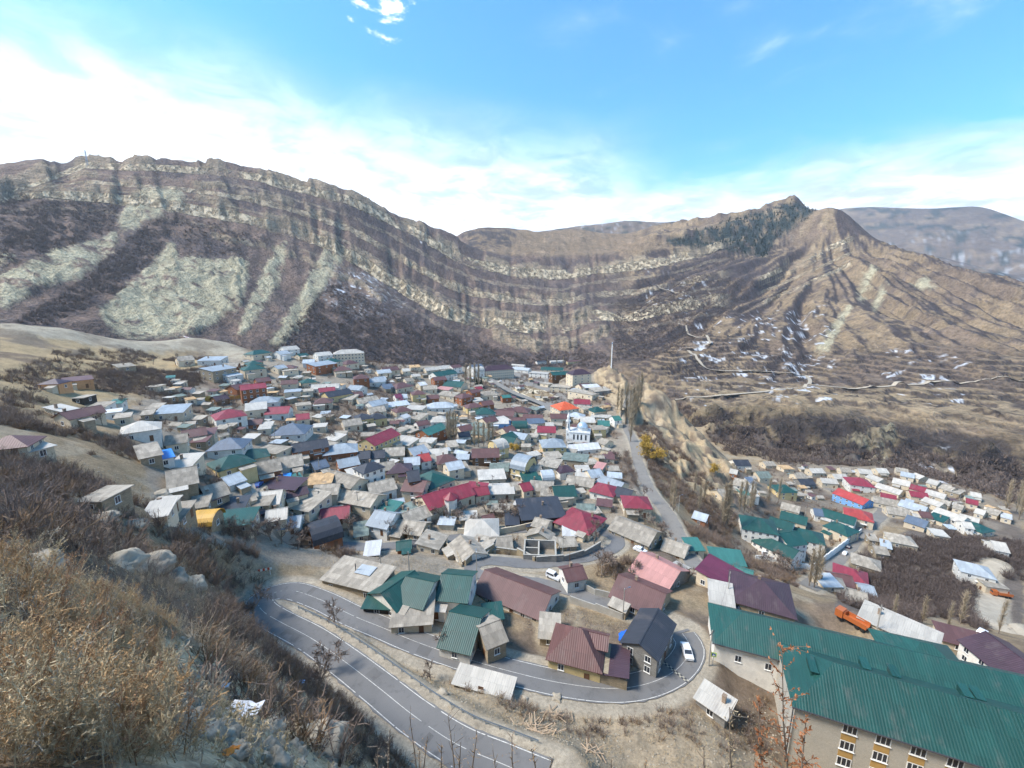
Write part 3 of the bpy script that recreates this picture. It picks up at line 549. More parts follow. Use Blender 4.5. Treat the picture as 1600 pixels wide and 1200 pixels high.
for k, (c, _) in WALLC.items():
    blk = {'b': (.5, .25), 'g': (.45, .22), 'o': (.3, .1)}.get(k)
    mat_plain('wall_'+k, c, .9, 0, .16, .9, .25, .1, None, .2, blocks=blk, stain=((.25,.21,.16), .45, .62))
mat_plain('glass', (.03,.035,.045), .12, 0, .2, .3, 0, .3, None, .6); mat_plain('frame_white', (.7,.7,.68), .5); mat_plain('wood_door', (.15,.075,.04), .6); mat_plain('chimney_block', (.36,.27,.2), .9, blocks=(.25, .12))
mat_plain('concrete', (.34,.32,.28), .9, 0, .2, .7, .3); mat_plain('metal_dark', (.05,.05,.055), .5); mat_plain('rust', (.2,.1,.06), .8)
# ---------------------------------------------------------------- mesh helpers
class MB:
    def __init__(s): s.v = []; s.f = []; s.m = []
    def quad(s, pts, m=0):
        i = len(s.v); s.v += [tuple(p) for p in pts]; s.f.append(tuple(range(i, i+len(pts)))); s.m.append(m)
    def box(s, x0, x1, y0, y1, z0, z1, m=0, M=None):
        p = [(x0,y0,z0),(x1,y0,z0),(x1,y1,z0),(x0,y1,z0),(x0,y0,z1),(x1,y0,z1),(x1,y1,z1),(x0,y1,z1)]
        if M: p = [tuple(M @ Vector(q)) for q in p]
        i = len(s.v); s.v += p
        for f in ((0,3,2,1),(4,5,6,7),(0,1,5,4),(1,2,6,5),(2,3,7,6),(3,0,4,7)): s.f.append(tuple(i+k for k in f)); s.m.append(m)
    def slab(s, pts, th, m=0):                   # a flat polygon given thickness downwards
        n = len(pts); i = len(s.v); s.v += [tuple(p) for p in pts]+[(p[0], p[1], p[2]-th) for p in pts]
        s.f.append(tuple(range(i, i+n))); s.m.append(m); s.f.append(tuple(range(i+2*n-1, i+n-1, -1))); s.m.append(m)
        for k in range(n): s.f.append((i+k, i+n+k, i+n+(k+1) % n, i+(k+1) % n)); s.m.append(m)
    def tube(s, P, rad, n=6, m=0, cap=True):
        rings = []
        for k, p in enumerate(P):
            p = Vector(p); d = (Vector(P[min(k+1, len(P)-1)])-Vector(P[max(k-1, 0)])); d = d.normalized() if d.length > 1e-9 else Vector((0, 0, 1))
            u = d.cross(Vector((0, 0, 1))); u = u.normalized() if u.length > 1e-3 else Vector((1, 0, 0)); v = d.cross(u)
            r = rad[k] if isinstance(rad, (list, tuple)) else rad; i = len(s.v)
            s.v += [tuple(p+(u*math.cos(2*math.pi*q/n)+v*math.sin(2*math.pi*q/n))*r) for q in range(n)]; rings.append(i)
        for a, b in zip(rings, rings[1:]):
            for q in range(n): s.f.append((a+q, a+(q+1) % n, b+(q+1) % n, b+q)); s.m.append(m)
        if cap: s.f.append(tuple(rings[-1]+q for q in range(n))); s.m.append(m); s.f.append(tuple(rings[0]+q for q in reversed(range(n)))); s.m.append(m)
    def lathe(s, prof, n=16, m=0, cx=0, cy=0):
        rings = []
        for r, z in prof:
            i = len(s.v); s.v += [(cx+r*math.cos(2*math.pi*q/n), cy+r*math.sin(2*math.pi*q/n), z) for q in range(n)]; rings.append(i)
        for a, b in zip(rings, rings[1:]):
            for q in range(n): s.f.append((a+q, a+(q+1) % n, b+(q+1) % n, b+q)); s.m.append(m)
    def mesh(s, name, mats, smooth_=False):
        me = bpy.data.meshes.new(name); me.from_pydata(s.v, [], s.f)
        for m in mats: me.materials.append(MATS[m] if isinstance(m, str) else m)
        if len(mats) > 1: me.polygons.foreach_set('material_index', s.m)
        if smooth_: me.polygons.foreach_set('use_smooth', [True]*len(s.f))
        me.update(); return me
    def build(s, name, mats, parent=None, smooth_=False, loc=None, rz=0):
        o = bpy.data.objects.new(name, s.mesh(name, mats, smooth_)); C.objects.link(o)
        if parent: o.parent = parent
        if loc is not None: o.location = loc
        if rz: o.rotation_euler = (0, 0, rz)
        return o
def empty(name, loc, rz=0):
    o = bpy.data.objects.new(name, None); C.objects.link(o); o.location = loc; o.rotation_euler = (0, 0, rz); o.empty_display_size = .5; return o
def put(name, me, parent=None, loc=(0, 0, 0), rz=0):
    o = bpy.data.objects.new(name, me); C.objects.link(o); o.location = loc; o.rotation_euler = (0, 0, rz)
    if parent: o.parent = parent
    return o
# shared window / door meshes: face +Y outward at y=0
_wc = {}
def win_mesh(w_, h_, kind='window'):
    k = (round(w_, 1), round(h_, 1), kind)
    if k in _wc: return _wc[k]
    b = MB(); fw = .09; d = .07
    fm = 0
    b.box(-w_/2, -w_/2+fw, 0, d, -h_/2, h_/2, 0); b.box(w_/2-fw, w_/2, 0, d, -h_/2, h_/2, 0); b.box(-w_/2+fw, w_/2-fw, 0, d, h_/2-fw, h_/2, 0); b.box(-w_/2+fw, w_/2-fw, 0, d, -h_/2, -h_/2+fw, 0)
    if kind == 'window':
        b.box(-.035, .035, 0, d*.8, -h_/2+fw, h_/2-fw, 0)
        b.box(-w_/2-.08, w_/2+.08, 0, .16, -h_/2-.07, -h_/2-.002, 0)
    b.quad([(w_/2-fw, .025, -h_/2+fw), (-w_/2+fw, .025, -h_/2+fw), (-w_/2+fw, .025, h_/2-fw), (w_/2-fw, .025, h_/2-fw)], 1)
    me = b.mesh('window' if kind == 'window' else 'door', ('frame_white', 'glass') if kind == 'window' else ('wood_door', 'wood_door')); _wc[k] = me; return me
def openings(par, L_, W_, H_, rz, loc, dens=1.0, door=True, wsize=(1.2, 1.4), storeys=None):
    """windows and a door on the walls that look toward the eye; local box L x W"""
    st = storeys or max(1, int(round(H_/3.0))); sh = H_/st
    best = None
    for (nx, ny, ln, off) in ((0, -1, L_, W_/2), (0, 1, L_, W_/2), (-1, 0, W_, L_/2), (1, 0, W_, L_/2)):
        wn = Vector((nx*math.cos(rz)-ny*math.sin(rz), nx*math.sin(rz)+ny*math.cos(rz)))
        face = wn.dot(Vector((-loc[0], -loc[1])).normalized())
        if face < 0.12: continue
        nw = max(1, int(ln/3.2*dens)) if ln > 2.6 else 0
        ang = math.atan2(ny, nx)-math.pi/2
        for s_ in range(st):
            for k in range(nw):
                u = (k+.5)/nw*ln-ln/2
                if s_ == 0 and door and nw > 1 and k == nw//2 and (best is None):
                    best = 1; p = (nx*off-ny*u*1.0, ny*off+nx*u, 1.02); put('door', win_mesh(1.0, 2.05, 'door'), par, p, ang); continue
                put('window', win_mesh(*wsize), par, (nx*off-ny*u, ny*off+nx*u, s_*sh+sh*.56), ang)
def roof_mb(form, L_, W_, H_, rise, ov=.45, th=.12):
    b = MB(); l2, w2 = L_/2+ov, W_/2+ov; e = rise*ov/(W_/2) if form in 'gh' else 0
    if form == 'g':
        sec = [(-w2, H_-e), (0, H_+rise), (w2, H_-e)]
        for (a, c) in ((sec[0], sec[1]), (sec[1], sec[2])):
            b.slab([(-l2, a[0], a[1]+th), (l2, a[0], a[1]+th), (l2, c[0], c[1]+th), (-l2, c[0], c[1]+th)], th)
        b.box(-l2-.02, l2+.02, -.14, .14, H_+rise+th-.05, H_+rise+th+.05)
    elif form == 'h':
        hl = max(l2-w2*.95, .15); z0, z1 = H_-e+th, H_+rise+th
        A, B, Cc, D_ = (-l2, -w2, z0), (l2, -w2, z0), (l2, w2, z0), (-l2, w2, z0); P, Q = (-hl, 0, z1), (hl, 0, z1)
        b.quad([A, B, Q, P]); b.quad([Cc, D_, P, Q]); b.quad([B, Cc, Q]); b.quad([D_, A, P])
        lo = [(p[0], p[1], p[2]-th) for p in (A, B, Cc, D_)]
        b.quad(lo[::-1]); 
        for i in range(4): b.quad([lo[i], lo[(i+1) % 4], (A, B, Cc, D_)[(i+1) % 4], (A, B, Cc, D_)[i]])
    elif form == 's':
        b.slab([(-l2, -w2, H_+th), (l2, -w2, H_+th), (l2, w2, H_+rise+th), (-l2, w2, H_+rise+th)], th)
    elif form == 'b':                           # rounded barn roof
        n = 8; pts = [(-w2*math.cos(math.pi*k/n), H_-.2+(rise+.2)*math.sin(math.pi*k/n)) for k in range(n+1)]
        for a, c in zip(pts, pts[1:]): b.slab([(-l2, a[0], a[1]+th), (l2, a[0], a[1]+th), (l2, c[0], c[1]+th), (-l2, c[0], c[1]+th)], th)
    else:
        b.box(-l2, l2, -w2, w2, H_, H_+.18)
    return b
def wall_mb(form, L_, W_, H_, rise, deep):
    b = MB(); l, w_ = L_/2, W_/2
    if form in 'gb':
        r2 = rise if form == 'g' else rise*.8
        prof = [(-w_, -deep), (w_, -deep), (w_, H_), (0, H_+r2), (-w_, H_)]
        if form == 'b': prof = [(-w_, -deep), (w_, -deep), (w_, H_), (w_*.7, H_+rise*.62), (0, H_+r2), (-w_*.7, H_+rise*.62), (-w_, H_)]
    elif form == 's': prof = [(-w_, -deep), (w_, -deep), (w_, H_+rise*.93), (-w_, H_)]
    else: prof = [(-w_, -deep), (w_, -deep), (w_, H_), (-w_, H_)]
    n = len(prof)
    b.quad([(-l, p[0], p[1]) for p in prof][::-1]); b.quad([(l, p[0], p[1]) for p in prof])
    for i in range(n):
        a, c = prof[i], prof[(i+1) % n]; b.quad([(-l, a[0], a[1]), (-l, c[0], c[1]), (l, c[0], c[1]), (l, a[0], a[1])][::-1])
    return b
HOUSES = []          # (object, px, py, roof key, form, wall key, L, W, H, D)
OCC = []
def house(x1, y1, x2, y2, W_, H_, form, rk, wk, rise=None, name=None, dens=1.0, label=None, lift=None, chim=None, win=True, deep=3.2, Lfix=None, cat='house'):
    if Lfix is None and cat == 'house': W_ *= 1.2; H_ = H_*.88 if H_ < 5 else H_
    rise = rise if rise is not None else {'g': W_*.24, 'h': W_*.24, 's': W_*.16, 'f': 0, 'b': W_*.36}[form]
    mx, my = (x1+x2)/2, (y1+y2)/2
    if name is None:
        name = 'shed' if (H_ < 3.0 and form in 'sf') else 'house'
        if name == 'shed': cat = 'shed'
    top = H_+rise if form in 'ghb' else H_+rise*.5
    p = at(mx, my, top, 30)
    if p is None: return None
    if math.hypot(p.x, p.y) < 150 and H_ < 6 and Lfix is None:
        k_ = .74; H_ *= k_; top = H_+rise if form in 'ghb' else H_+rise*.5; p = at(mx, my, top, 30)
    zr = p.z+top
    a, c = onplane(x1, y1, zr), onplane(x2, y2, zr); d = c-a; D = math.hypot(p.x, p.y)
    # far off, a pixel in height is metres in depth: keep the lateral reading
    side = Vector((p.y, -p.x, 0)).normalized(); fwd = Vector((p.x, p.y, 0)).normalized()
    lat, dep = d.dot(side), d.dot(fwd)
    lim = abs(lat)*(3.5 if D < 170 else (1.1 if D < 260 else .75))
    dep = max(-lim, min(lim, dep)); d = side*lat+fwd*dep
    L_ = d.length if Lfix is None else Lfix
    if form == 'h' : L_ = max(L_, W_*1.02)
    L_ = max(4.0, min(38.0, L_)); rz = math.atan2(d.y, d.x)
    if form == 's' and (-math.sin(rz)*-p.x + math.cos(rz)*-p.y) > 0: rz += math.pi      # low eave toward the eye
    zb = p.z
    for sx in (-.5, .5):
        for sy in (-.5, .5):
            gx_, gy_ = p.x+math.cos(rz)*L_*sx-math.sin(rz)*W_*sy, p.y+math.sin(rz)*L_*sx+math.cos(rz)*W_*sy
            zb = max(zb, min(ground(gx_, gy_), p.z+1.2))
    e = empty(name, (p.x, p.y, p.z+ZC), rz)
    wall_mb(form, L_, W_, H_, rise, deep).build('wall', ['wall_'+wk], e)
    r_ = roof_mb(form, L_, W_, H_, rise, .45 if D < 200 else .35).build('roof', ['roof_'+rk], e)
    if win: openings(e, L_, W_, H_, rz, p, dens*(.95 if D < 150 else (.75 if D < 300 else .62)), storeys=None)
    if (chim if chim is not None else rnd.random() < .4) and form in 'ghs':
        b = MB(); b.box(-.3, .3, -.3, .3, 0, 1.5); b.box(-.36, .36, -.36, .36, 1.4, 1.55)
        b.build('chimney', ['chimney_block'], r_, loc=(L_*rnd.uniform(-.3, .3), W_*.12, H_+rise*.62))
    if cat == 'house' and Lfix is None and rnd.random() < .42:          # a lean-to built on later
        al, ad_, ah = min(L_*.6, rnd.uniform(2.8, 5)), rnd.uniform(2.0, 3.0), min(H_*.8, 2.3); sgn = rnd.choice((-1, 1)); ay = -(W_/2+ad_/2) if rnd.random() < .6 else (W_/2+ad_/2); ax = sgn*(L_-al)*.4
        arz = 0 if ay < 0 else math.pi; ar = rnd.choice(('gr', 'gr', 'lg', rk))
        wall_mb('s', al, ad_, ah, ad_*.22, deep).build('annex', ['wall_'+rnd.choice((wk, 'c', 'b'))], e, loc=(ax, ay, 0), rz=arz); roof_mb('s', al, ad_-.1, ah+.05, ad_*.22, .2).build('annex_roof', ['roof_'+ar], e, loc=(ax, ay-.15*(1 if ay > 0 else -1)*-1, 0), rz=arz)
    if cat == 'house' and H_ > 4.6 and D < 340 and rnd.random() < .5:
        b = MB(); b.box(-1.6, 1.6, -1.1, 0, 0, .14); [b.box(x_, x_+.05, -1.1, -1.05, .14, 1.0) for x_ in (-1.6, -.95, -.3, .3, .95, 1.55)]; b.box(-1.6, 1.6, -1.1, -1.04, 1.0, 1.06); b.build('balcony', ['frame_white'], e, loc=(rnd.uniform(-.2, .2)*L_, -W_/2 if (math.sin(rz)*-p.x-math.cos(rz)*-p.y) > 0 else W_/2, H_*.5), rz=0 if (math.sin(rz)*-p.x-math.cos(rz)*-p.y) > 0 else math.pi)
    HOUSES.append([e, mx, my, rk, form, wk, L_, W_, H_, D, label, cat]); OCC.append((p.x, p.y, L_/2+.5, W_/2+.5, rz))
    e['category'] = cat
    return e, p, rz, L_
def table(ox, oy, sc, txt):
    for ln in txt.strip().split(';'):
        q = ln.split()
        if len(q) < 9: continue
        x1, y1, x2, y2 = [float(v) for v in q[:4]]
        kw = {}
        for ex in q[9:]:
            k, v = ex.split('='); kw[k] = float(v)
        house(ox+x1/sc, oy+y1/sc, ox+x2/sc, oy+y2/sc, float(q[4]), float(q[5]), q[6], q[7], q[8], **kw)
# ---------------------------------------------------------------- houses, read off the photograph quarter by quarter: ridge ends, width, wall height, form, roof, wall
table(200, 520, 4, '''750 118 870 98 9 4 h gn c; 925 118 990 108 8 4 g lb w; 960 88 1050 80 9 5 g lg w; 1055 133 1112 126 6 3 g gn c; 1170 124 1260 116 9 5 g lg w; 1225 165 1310 152 10 5 h gn c; 1145 202 1280 180 9 6 s bl o;
1095 168 1165 165 8 4 g lb w; 1340 176 1420 166 9 4 h br c; 1280 214 1390 205 9 4.5 h br c; 300 150 400 142 9 4 g gr c; 460 162 600 160 9 4 s bl w; 602 190 690 186 8 4 g gr o; 490 232 640 208 9 6.5 s bl b; 600 268 690 250 7 4 s lb w;
710 205 845 192 10 5 h gn c; 742 178 825 170 8 4 h gn c; 912 208 970 198 7 3.5 g lb c; 965 202 1050 200 7 3 h br c; 960 236 1050 226 8 3.5 f gr c; 1085 290 1165 282 8 3.5 h gn c; 960 298 1060 292 7 3.5 g br c; 1150 324 1320 316 8 4 g lg w;
1410 262 1500 256 9 6.5 h br o; 1500 288 1600 280 8 4 g bl w; 795 286 880 276 7 5 g br o; 530 400 610 386 6 3 g vb n; 980 366 1080 358 8 4 f bl c; 1085 362 1155 356 8 4 f gr c; 762 405 940 392 9 4 h bl w; 1192 347 1290 338 7 3.5 g mr w;
1230 372 1380 348 9 4.5 g dk y; 1392 318 1470 340 8 4 g bl w; 1350 378 1460 366 8 4 g br o; 1165 410 1275 402 8 4 h br c; 1312 398 1420 402 8 3 s gr c; 1430 412 1550 392 8 3.5 g gr c; 1502 432 1600 412 8 4 g bl w; 1500 468 1600 456 8 3.5 g gr c;
1420 512 1505 498 8 4.5 h dk y; 1500 510 1600 496 8 4.5 h dk y; 1340 548 1450 532 8 3.5 g gr c; 735 466 865 452 9 4.5 s lg c; 870 466 1012 458 9 4 g mr w; 1052 510 1130 502 7 4 g mr c; 752 545 840 537 6 3 g br o; 825 582 900 576 7 3.5 s lg c;
918 572 1125 562 12 3.5 h sb w; 1155 582 1240 576 6 3 f lg c; 190 482 370 470 9 4 s bl c; 132 460 212 456 6 3 s gr b; 0 562 150 542 8 4.5 h lg w; 240 645 365 628 7 4 g gr c; 340 612 480 590 6.5 4 g br w; 415 626 545 612 5 4 s br c; 410 668 502 662 4 3.5 s br b;
565 662 700 652 9 5.5 h sb w; 580 780 695 750 9 4 h gn y; 727 735 820 718 8 4.5 h gn c; 60 748 192 722 8 3.2 s gr b; 172 772 270 752 5 3.2 s bu w; 290 802 432 792 7 3.5 s lg c; 245 866 420 832 10 4.5 g gr b; 592 905 690 872 6 5 g lb w;
462 966 590 930 8 3.5 g gr b; 600 992 780 946 8 3.5 g gr c; 480 1030 582 992 5 3 s br b; 800 812 940 785 9 4 g gr o; 940 782 1080 758 9 4 g gr w; 832 722 975 735 7 3 f gr c; 1025 695 1240 660 8 5 g dk o; 1225 705 1430 682 9 4.5 h bl o;
1310 795 1430 772 7 4 g bl o; 1440 742 1510 736 7 4 g dk g; 1515 740 1600 732 7 4 g dk g; 1150 812 1230 792 6 4 g sb g; 1200 842 1440 912 7 3.5 g gr c; 1380 882 1460 862 6 3.5 s lg w; 930 912 1008 902 4 2.5 s bu c; 1020 908 1060 898 3.5 2.6 s tl w;
880 932 1080 945 6 3 s vb b; 970 992 1110 958 5 3.5 g vb c; 1062 925 1280 902 9 3 f tn c; 790 1000 960 982 8 3.5 g lg c; 800 1048 900 1040 5 3 s gr b; 1000 1022 1200 1055 9 3 s gr c; 1170 952 1320 942 7 3.5 g gr c; 1330 972 1560 1012 8 3.5 g gr c;
870 1112 990 1092 6 3.5 g lg c; 912 1162 1080 1142 6 3.5 g bl w; 560 1090 735 1070 7 3 s dk b; 425 1122 550 1112 5 3 b yl b; 510 1172 790 1142 6 3 s gn c; 150 1106 240 1092 5 2.8 s lg c; 230 1128 370 1112 6 2.8 s gr b; 1210 1102 1380 1082 7 3.5 g mr c;
640 330 700 318 8 4 g br o; 100 500 150 495 5 3 s gr b; 420 1060 480 1050 5 3 s gr b; 1250 1130 1330 1120 6 3 s gr c; 1100 1000 1180 990 6 3 g gr c; 1050 450 1140 440 7 3 f gr c; 1160 450 1230 445 6 3 f lg c; 1260 640 1330 660 6 3 s lg c''')
table(500, 520, 5.333, '''600 432 740 402 10 4 h br c; 440 372 540 362 8 3.5 g bl w; 470 312 580 302 8 3.5 g lb c; 510 292 640 277 9 3.5 g br c; 940 332 1110 302 11 5 g gn w; 870 292 975 282 8 3.5 g lg c; 980 277 1080 268 9 4 g lg c; 1085 272 1160 262 8 5 g br w;
1250 268 1340 258 9 5 g sb w; 1262 290 1345 280 9 5 b lg w; 940 372 1040 362 8 5.5 g br o; 1050 398 1200 408 12 4 g gn c; 815 415 872 407 7 4.5 g wh c; 860 442 972 437 8 3.5 g gr c; 512 432 590 422 7 3.5 g sb g; 780 482 850 476 8 6 h br y;
620 514 672 508 7 4 g pu w; 672 514 720 510 7 4 g lb w; 890 522 985 516 7 4.5 g br o; 985 452 1090 472 6 3.5 s pk c; 1000 500 1140 516 8 3.5 s gr c; 1150 515 1250 492 9 6 h br o; 1240 478 1312 466 7 6.5 g br o; 1290 452 1342 446 6 4 g mr c;
1312 488 1480 482 9 4 h gr c; 1512 520 1582 515 6 4.5 g tl o; 1210 594 1340 578 8 5 h br y; 1340 572 1430 562 8 5 g br o; 1300 632 1440 617 10 4 h gn w; 1450 645 1600 622 9 4 g br c; 1270 560 1345 550 6 4 s lg w; 890 582 1110 572 10 4 h lb w;
562 602 735 580 7 3.5 s lb c; 612 624 740 604 8 4 h br c; 725 622 870 626 9 5 f lg c; 745 682 865 702 8 3.5 s gr c; 800 742 892 726 6 4 g br w; 668 692 722 672 5 4 g wh w; 850 815 1010 742 8 5 g tl o; 940 692 1062 690 9 4 h lg w;
575 800 605 790 4 3 s gr c; 532 962 700 950 8 3.5 g gr c; 740 965 860 932 8 4.5 g bl c; 702 1042 825 1032 7 4.5 g lb w; 822 1016 900 1002 7 4.5 g rd w; 845 972 1060 962 8 3.5 g lg c; 970 1025 1110 1002 8 4 h br c; 1150 782 1250 762 7 4 g br c;
1150 832 1240 822 6 4 g dk w; 1255 762 1340 782 7 4 s gg c; 1352 712 1450 692 8 4 g br c; 1440 745 1560 702 7 4 s lg bl; 1520 792 1600 772 8 4 g br c; 1510 855 1600 822 8 4 g gn c; 1440 902 1530 882 8 5.5 b lg y; 1270 968 1485 962 9 5 g br n;
830 892 950 900 7 3.5 f lg c; 640 884 780 910 7 3 s lg c; 1050 1085 1170 1062 7 5 g lb c; 600 1092 720 1082 8 4 h vb c; 500 1085 610 1068 7 3.5 g gr c; 640 820 720 790 5 3 f gr c; 720 830 790 800 5 3 f gr b; 830 950 900 935 6 3 s gr c;
900 1050 960 1040 6 3 s gr c; 1110 1130 1230 1110 7 3 s gr c; 1060 930 1140 920 6 3 s gr c; 330 560 400 552 6 3 g gr c; 120 330 200 322 6 3 s gr c; 760 345 830 340 6 3.5 g lg c; 700 380 760 372 7 3.5 g gr c; 1130 420 1180 415 6 4 g gr c; 680 300 740 295 7 3.5 g lg c; 750 280 830 275 7 3.5 s tn c''')
table(740, 540, 5, '''300 142 400 150 8 4 g lg w; 310 165 440 176 8 4 g lb w; 490 122 562 116 8 5 g dk w; 592 117 710 112 9 5 g lg w; 530 166 700 172 9 5 g gn c; 602 207 738 200 9 5.5 g gn n; 730 117 832 112 9 5 h br y; 445 207 590 217 9 5 f lg w; 610 312 760 322 10 5 f gr c; 765 345 955 378 10 4.5 f gr c;
820 300 900 292 8 4 g br c; 860 318 978 312 7 4 s wh g; 925 348 1050 332 8 4 s gr g; 785 418 908 422 9 5 g mr w; 835 482 930 472 8 4 s gr c; 918 482 1008 472 9 4.5 h gn c; 602 532 738 534 8 4 g br c; 745 514 858 530 8 3.5 h lb c; 972 584 1060 588 8 4 g tl c; 1082 552 1135 548 7 5 g tl w;
920 545 1070 556 7 3 f lg c; 835 578 945 580 8 3.5 s lg c; 775 625 905 607 9 5 h br c; 922 642 1020 640 8 5.5 f gr y; 735 775 968 756 8 4 g wh w; 545 726 690 722 11 6 h bl y dens=1.2; 222 705 330 722 9 4 g gn c; 285 668 420 690 8 4 g bl c; 160 744 232 742 7 5.5 b lg y; 22 492 160 490 10 4 h gn w;
172 502 320 512 9 4.5 g br c; 285 472 440 482 10 4.5 h br c; 390 535 540 542 9 4 g br c; 272 562 402 560 8 3.5 g br c; 302 592 412 590 8 4 b gn c; 422 592 550 586 7 4 s sb c; 352 626 492 636 8 4 f gr c; 502 628 640 632 9 5 g mr c; 490 652 580 662 7 4 g lg y; 152 592 272 590 7 4 s lg bl;
232 642 312 632 7 4 g br c; 2 642 112 652 8 4 g gg c; 340 850 445 872 10 6 b bl y dens=1.3; 432 942 520 935 8 4 g gr c; 525 905 670 925 9 5 f gr c; 672 942 742 932 6 4.5 h vb w; 530 982 612 976 6 3.5 b lb w; 130 952 270 952 8 3.5 f gg c; 40 1012 240 1002 9 4 f lg c; 380 1032 500 1022 6 3.5 s gn c;
410 1062 530 1056 6 3.5 s gn c; 290 1072 372 1062 6 3.5 g gr c; 372 1078 425 1068 6 4 g mr c; 740 1012 940 1042 7 3.5 g gr c; 800 992 900 1002 6 3 s lg c; 892 974 982 962 7 4 g bl c; 950 1062 1110 1100 8 4 h mr w; 1000 1012 1170 1072 7 4 g bl c; 1130 1102 1240 1132 7 4 g dk c; 622 1100 780 1092 8 4 g gn c;
440 1092 615 1106 6 3 s gr c; 530 1132 700 1142 6 3 s gr c; 0 1112 102 1097 6 4 g mr c; 102 1122 310 1116 6 3 s lg c; 1172 1172 1370 1182 8 4.5 h mr c; 700 862 890 882 9 4.5 f gg b; 862 912 960 902 6 3.5 f gr b; 962 932 1012 942 5 3.5 s pk c; 640 1165 750 1150 6 3.5 s gr c; 980 640 1040 650 6 4 f gr c;
560 600 620 598 6 3.5 g lg c; 100 560 170 556 6 4 g br c; 430 700 500 705 6 3.5 f gr c; 330 330 360 328 4 3 s lg c; 540 290 600 300 7 3.5 f gr c; 560 860 680 850 8 3.5 f gr c; 720 820 800 830 6 3.5 f gr c; 1000 720 1060 740 7 4 g gr c; 330 970 420 990 7 3 s lg c''')
table(460, 700, 4.706, '''540 262 722 222 8 4 g gr w; 822 232 970 242 8 5 g br c; 832 172 902 162 8 7.5 g dk n; 925 145 1085 212 11 4.5 h gn c; 792 482 962 422 7 4 g gr w; 640 432 742 452 7 3.5 s tl c; 755 482 890 425 5 3.5 s gg c; 600 456 742 482 9 4.5 g bl w; 760 522 962 552 7 3.5 g gr b; 110 572 310 512 9 4.5 b dk o;
1265 532 1490 527 9 4.5 h lg b dens=.4; 978 722 1052 622 6 3.2 s gr c; 768 692 842 682 4 3 g gn o; 530 742 622 732 5 2.6 s wh c; 1222 642 1320 762 7 4 g gr w; 1312 692 1440 722 6 3 s gr c; 1440 662 1590 652 6 3 g gr c; 1092 925 1300 942 9 5.5 g gn w; 650 1060 880 905 8 5 g gn w; 830 945 1020 985 9 4.5 g gn w;
545 1092 735 1102 5 2.6 s gn d; 742 1152 1020 1132 9 3.5 s gr c; 905 1085 1130 1102 6 3.2 s lg w; 460 600 520 590 6 3 s gg c; 100 640 190 640 4 3 f gr b''')
table(700, 740, 4.444, '''255 668 700 838 9 3.6 g br w dens=1.1; 802 662 925 640 5 5 g br w; 1190 702 1500 830 9 3.8 g br b dens=.4; 1345 545 1600 672 10 4.2 g pk g dens=.5; 1415 985 1380 1125 7 4.5 g dk g Lfix=11; 645 335 640 440 7 3.6 g gr c; 495 250 785 226 10 5 s dk d dens=0.1; 830 236 1010 296 11 4 h mr c; 1170 295 1440 402 9 4 g gr b;
402 318 488 316 5 3 s dk g; 235 1062 340 1022 6 5.2 g gr b; 655 1052 758 1062 5 2.6 s gr b; 20 960 220 1002 10 4 g gn w; 272 962 350 952 3.5 2.6 s gn c; 610 305 700 330 5 5 g gr c; 800 395 890 400 4 2.6 s wh c''')
table(1040, 700, 5, '''525 92 640 92 9 4.5 g dk w; 512 162 560 172 6 4 g lg o; 542 232 630 252 9 5 g gr w; 602 292 690 292 8 4.5 g lg w; 640 252 690 252 6 4 s sb w; 572 342 642 342 6 3.5 s tl c; 702 192 800 176 9 4.5 g gg c; 852 290 982 282 10 5 h gn y; 1032 242 1140 242 9 4.5 g dk g; 1207 232 1330 242 8 4.5 g lg c;
1300 202 1400 204 8 4 g lg c; 1432 222 1600 242 13 6 h mr w; 1442 252 1562 272 8 4.5 g lg c; 1350 312 1585 402 10 6 g rd bl dens=1.5; 1422 462 1600 502 11 5 h rd c; 1222 468 1485 545 9 4 g gn w; 1155 470 1220 480 8 4 g sb w; 1330 572 1425 612 10 5 h gn c; 905 490 1105 542 9 4.5 g gn c; 912 422 1050 458 8 3.5 g gr c;
1270 972 1450 1002 8 4 g br c; 1350 912 1550 972 10 4.5 h mr c; 1190 1032 1330 1032 6 3 s lb c; 1300 1062 1400 1082 7 3 s gr b; 232 492 330 522 6 4 g lb o; 162 752 272 752 5 3 s tl c; 350 832 600 862 6 3.5 s tl c; 562 932 660 962 6 3.5 g tl w; 510 870 400 1090 9 4.5 s pu c; 560 990 935 1085 11 4.5 h vb b dens=.4;
345 1112 520 1152 6 3.5 s lg w; 0 705 170 762 7 3.5 g gr c; 400 330 460 320 7 4 g gr c; 760 110 840 100 8 4 g gr c; 1120 160 1220 158 8 4 g lg c; 900 150 980 150 8 4 f tn c; 1000 200 1080 198 8 4 g gr c''')
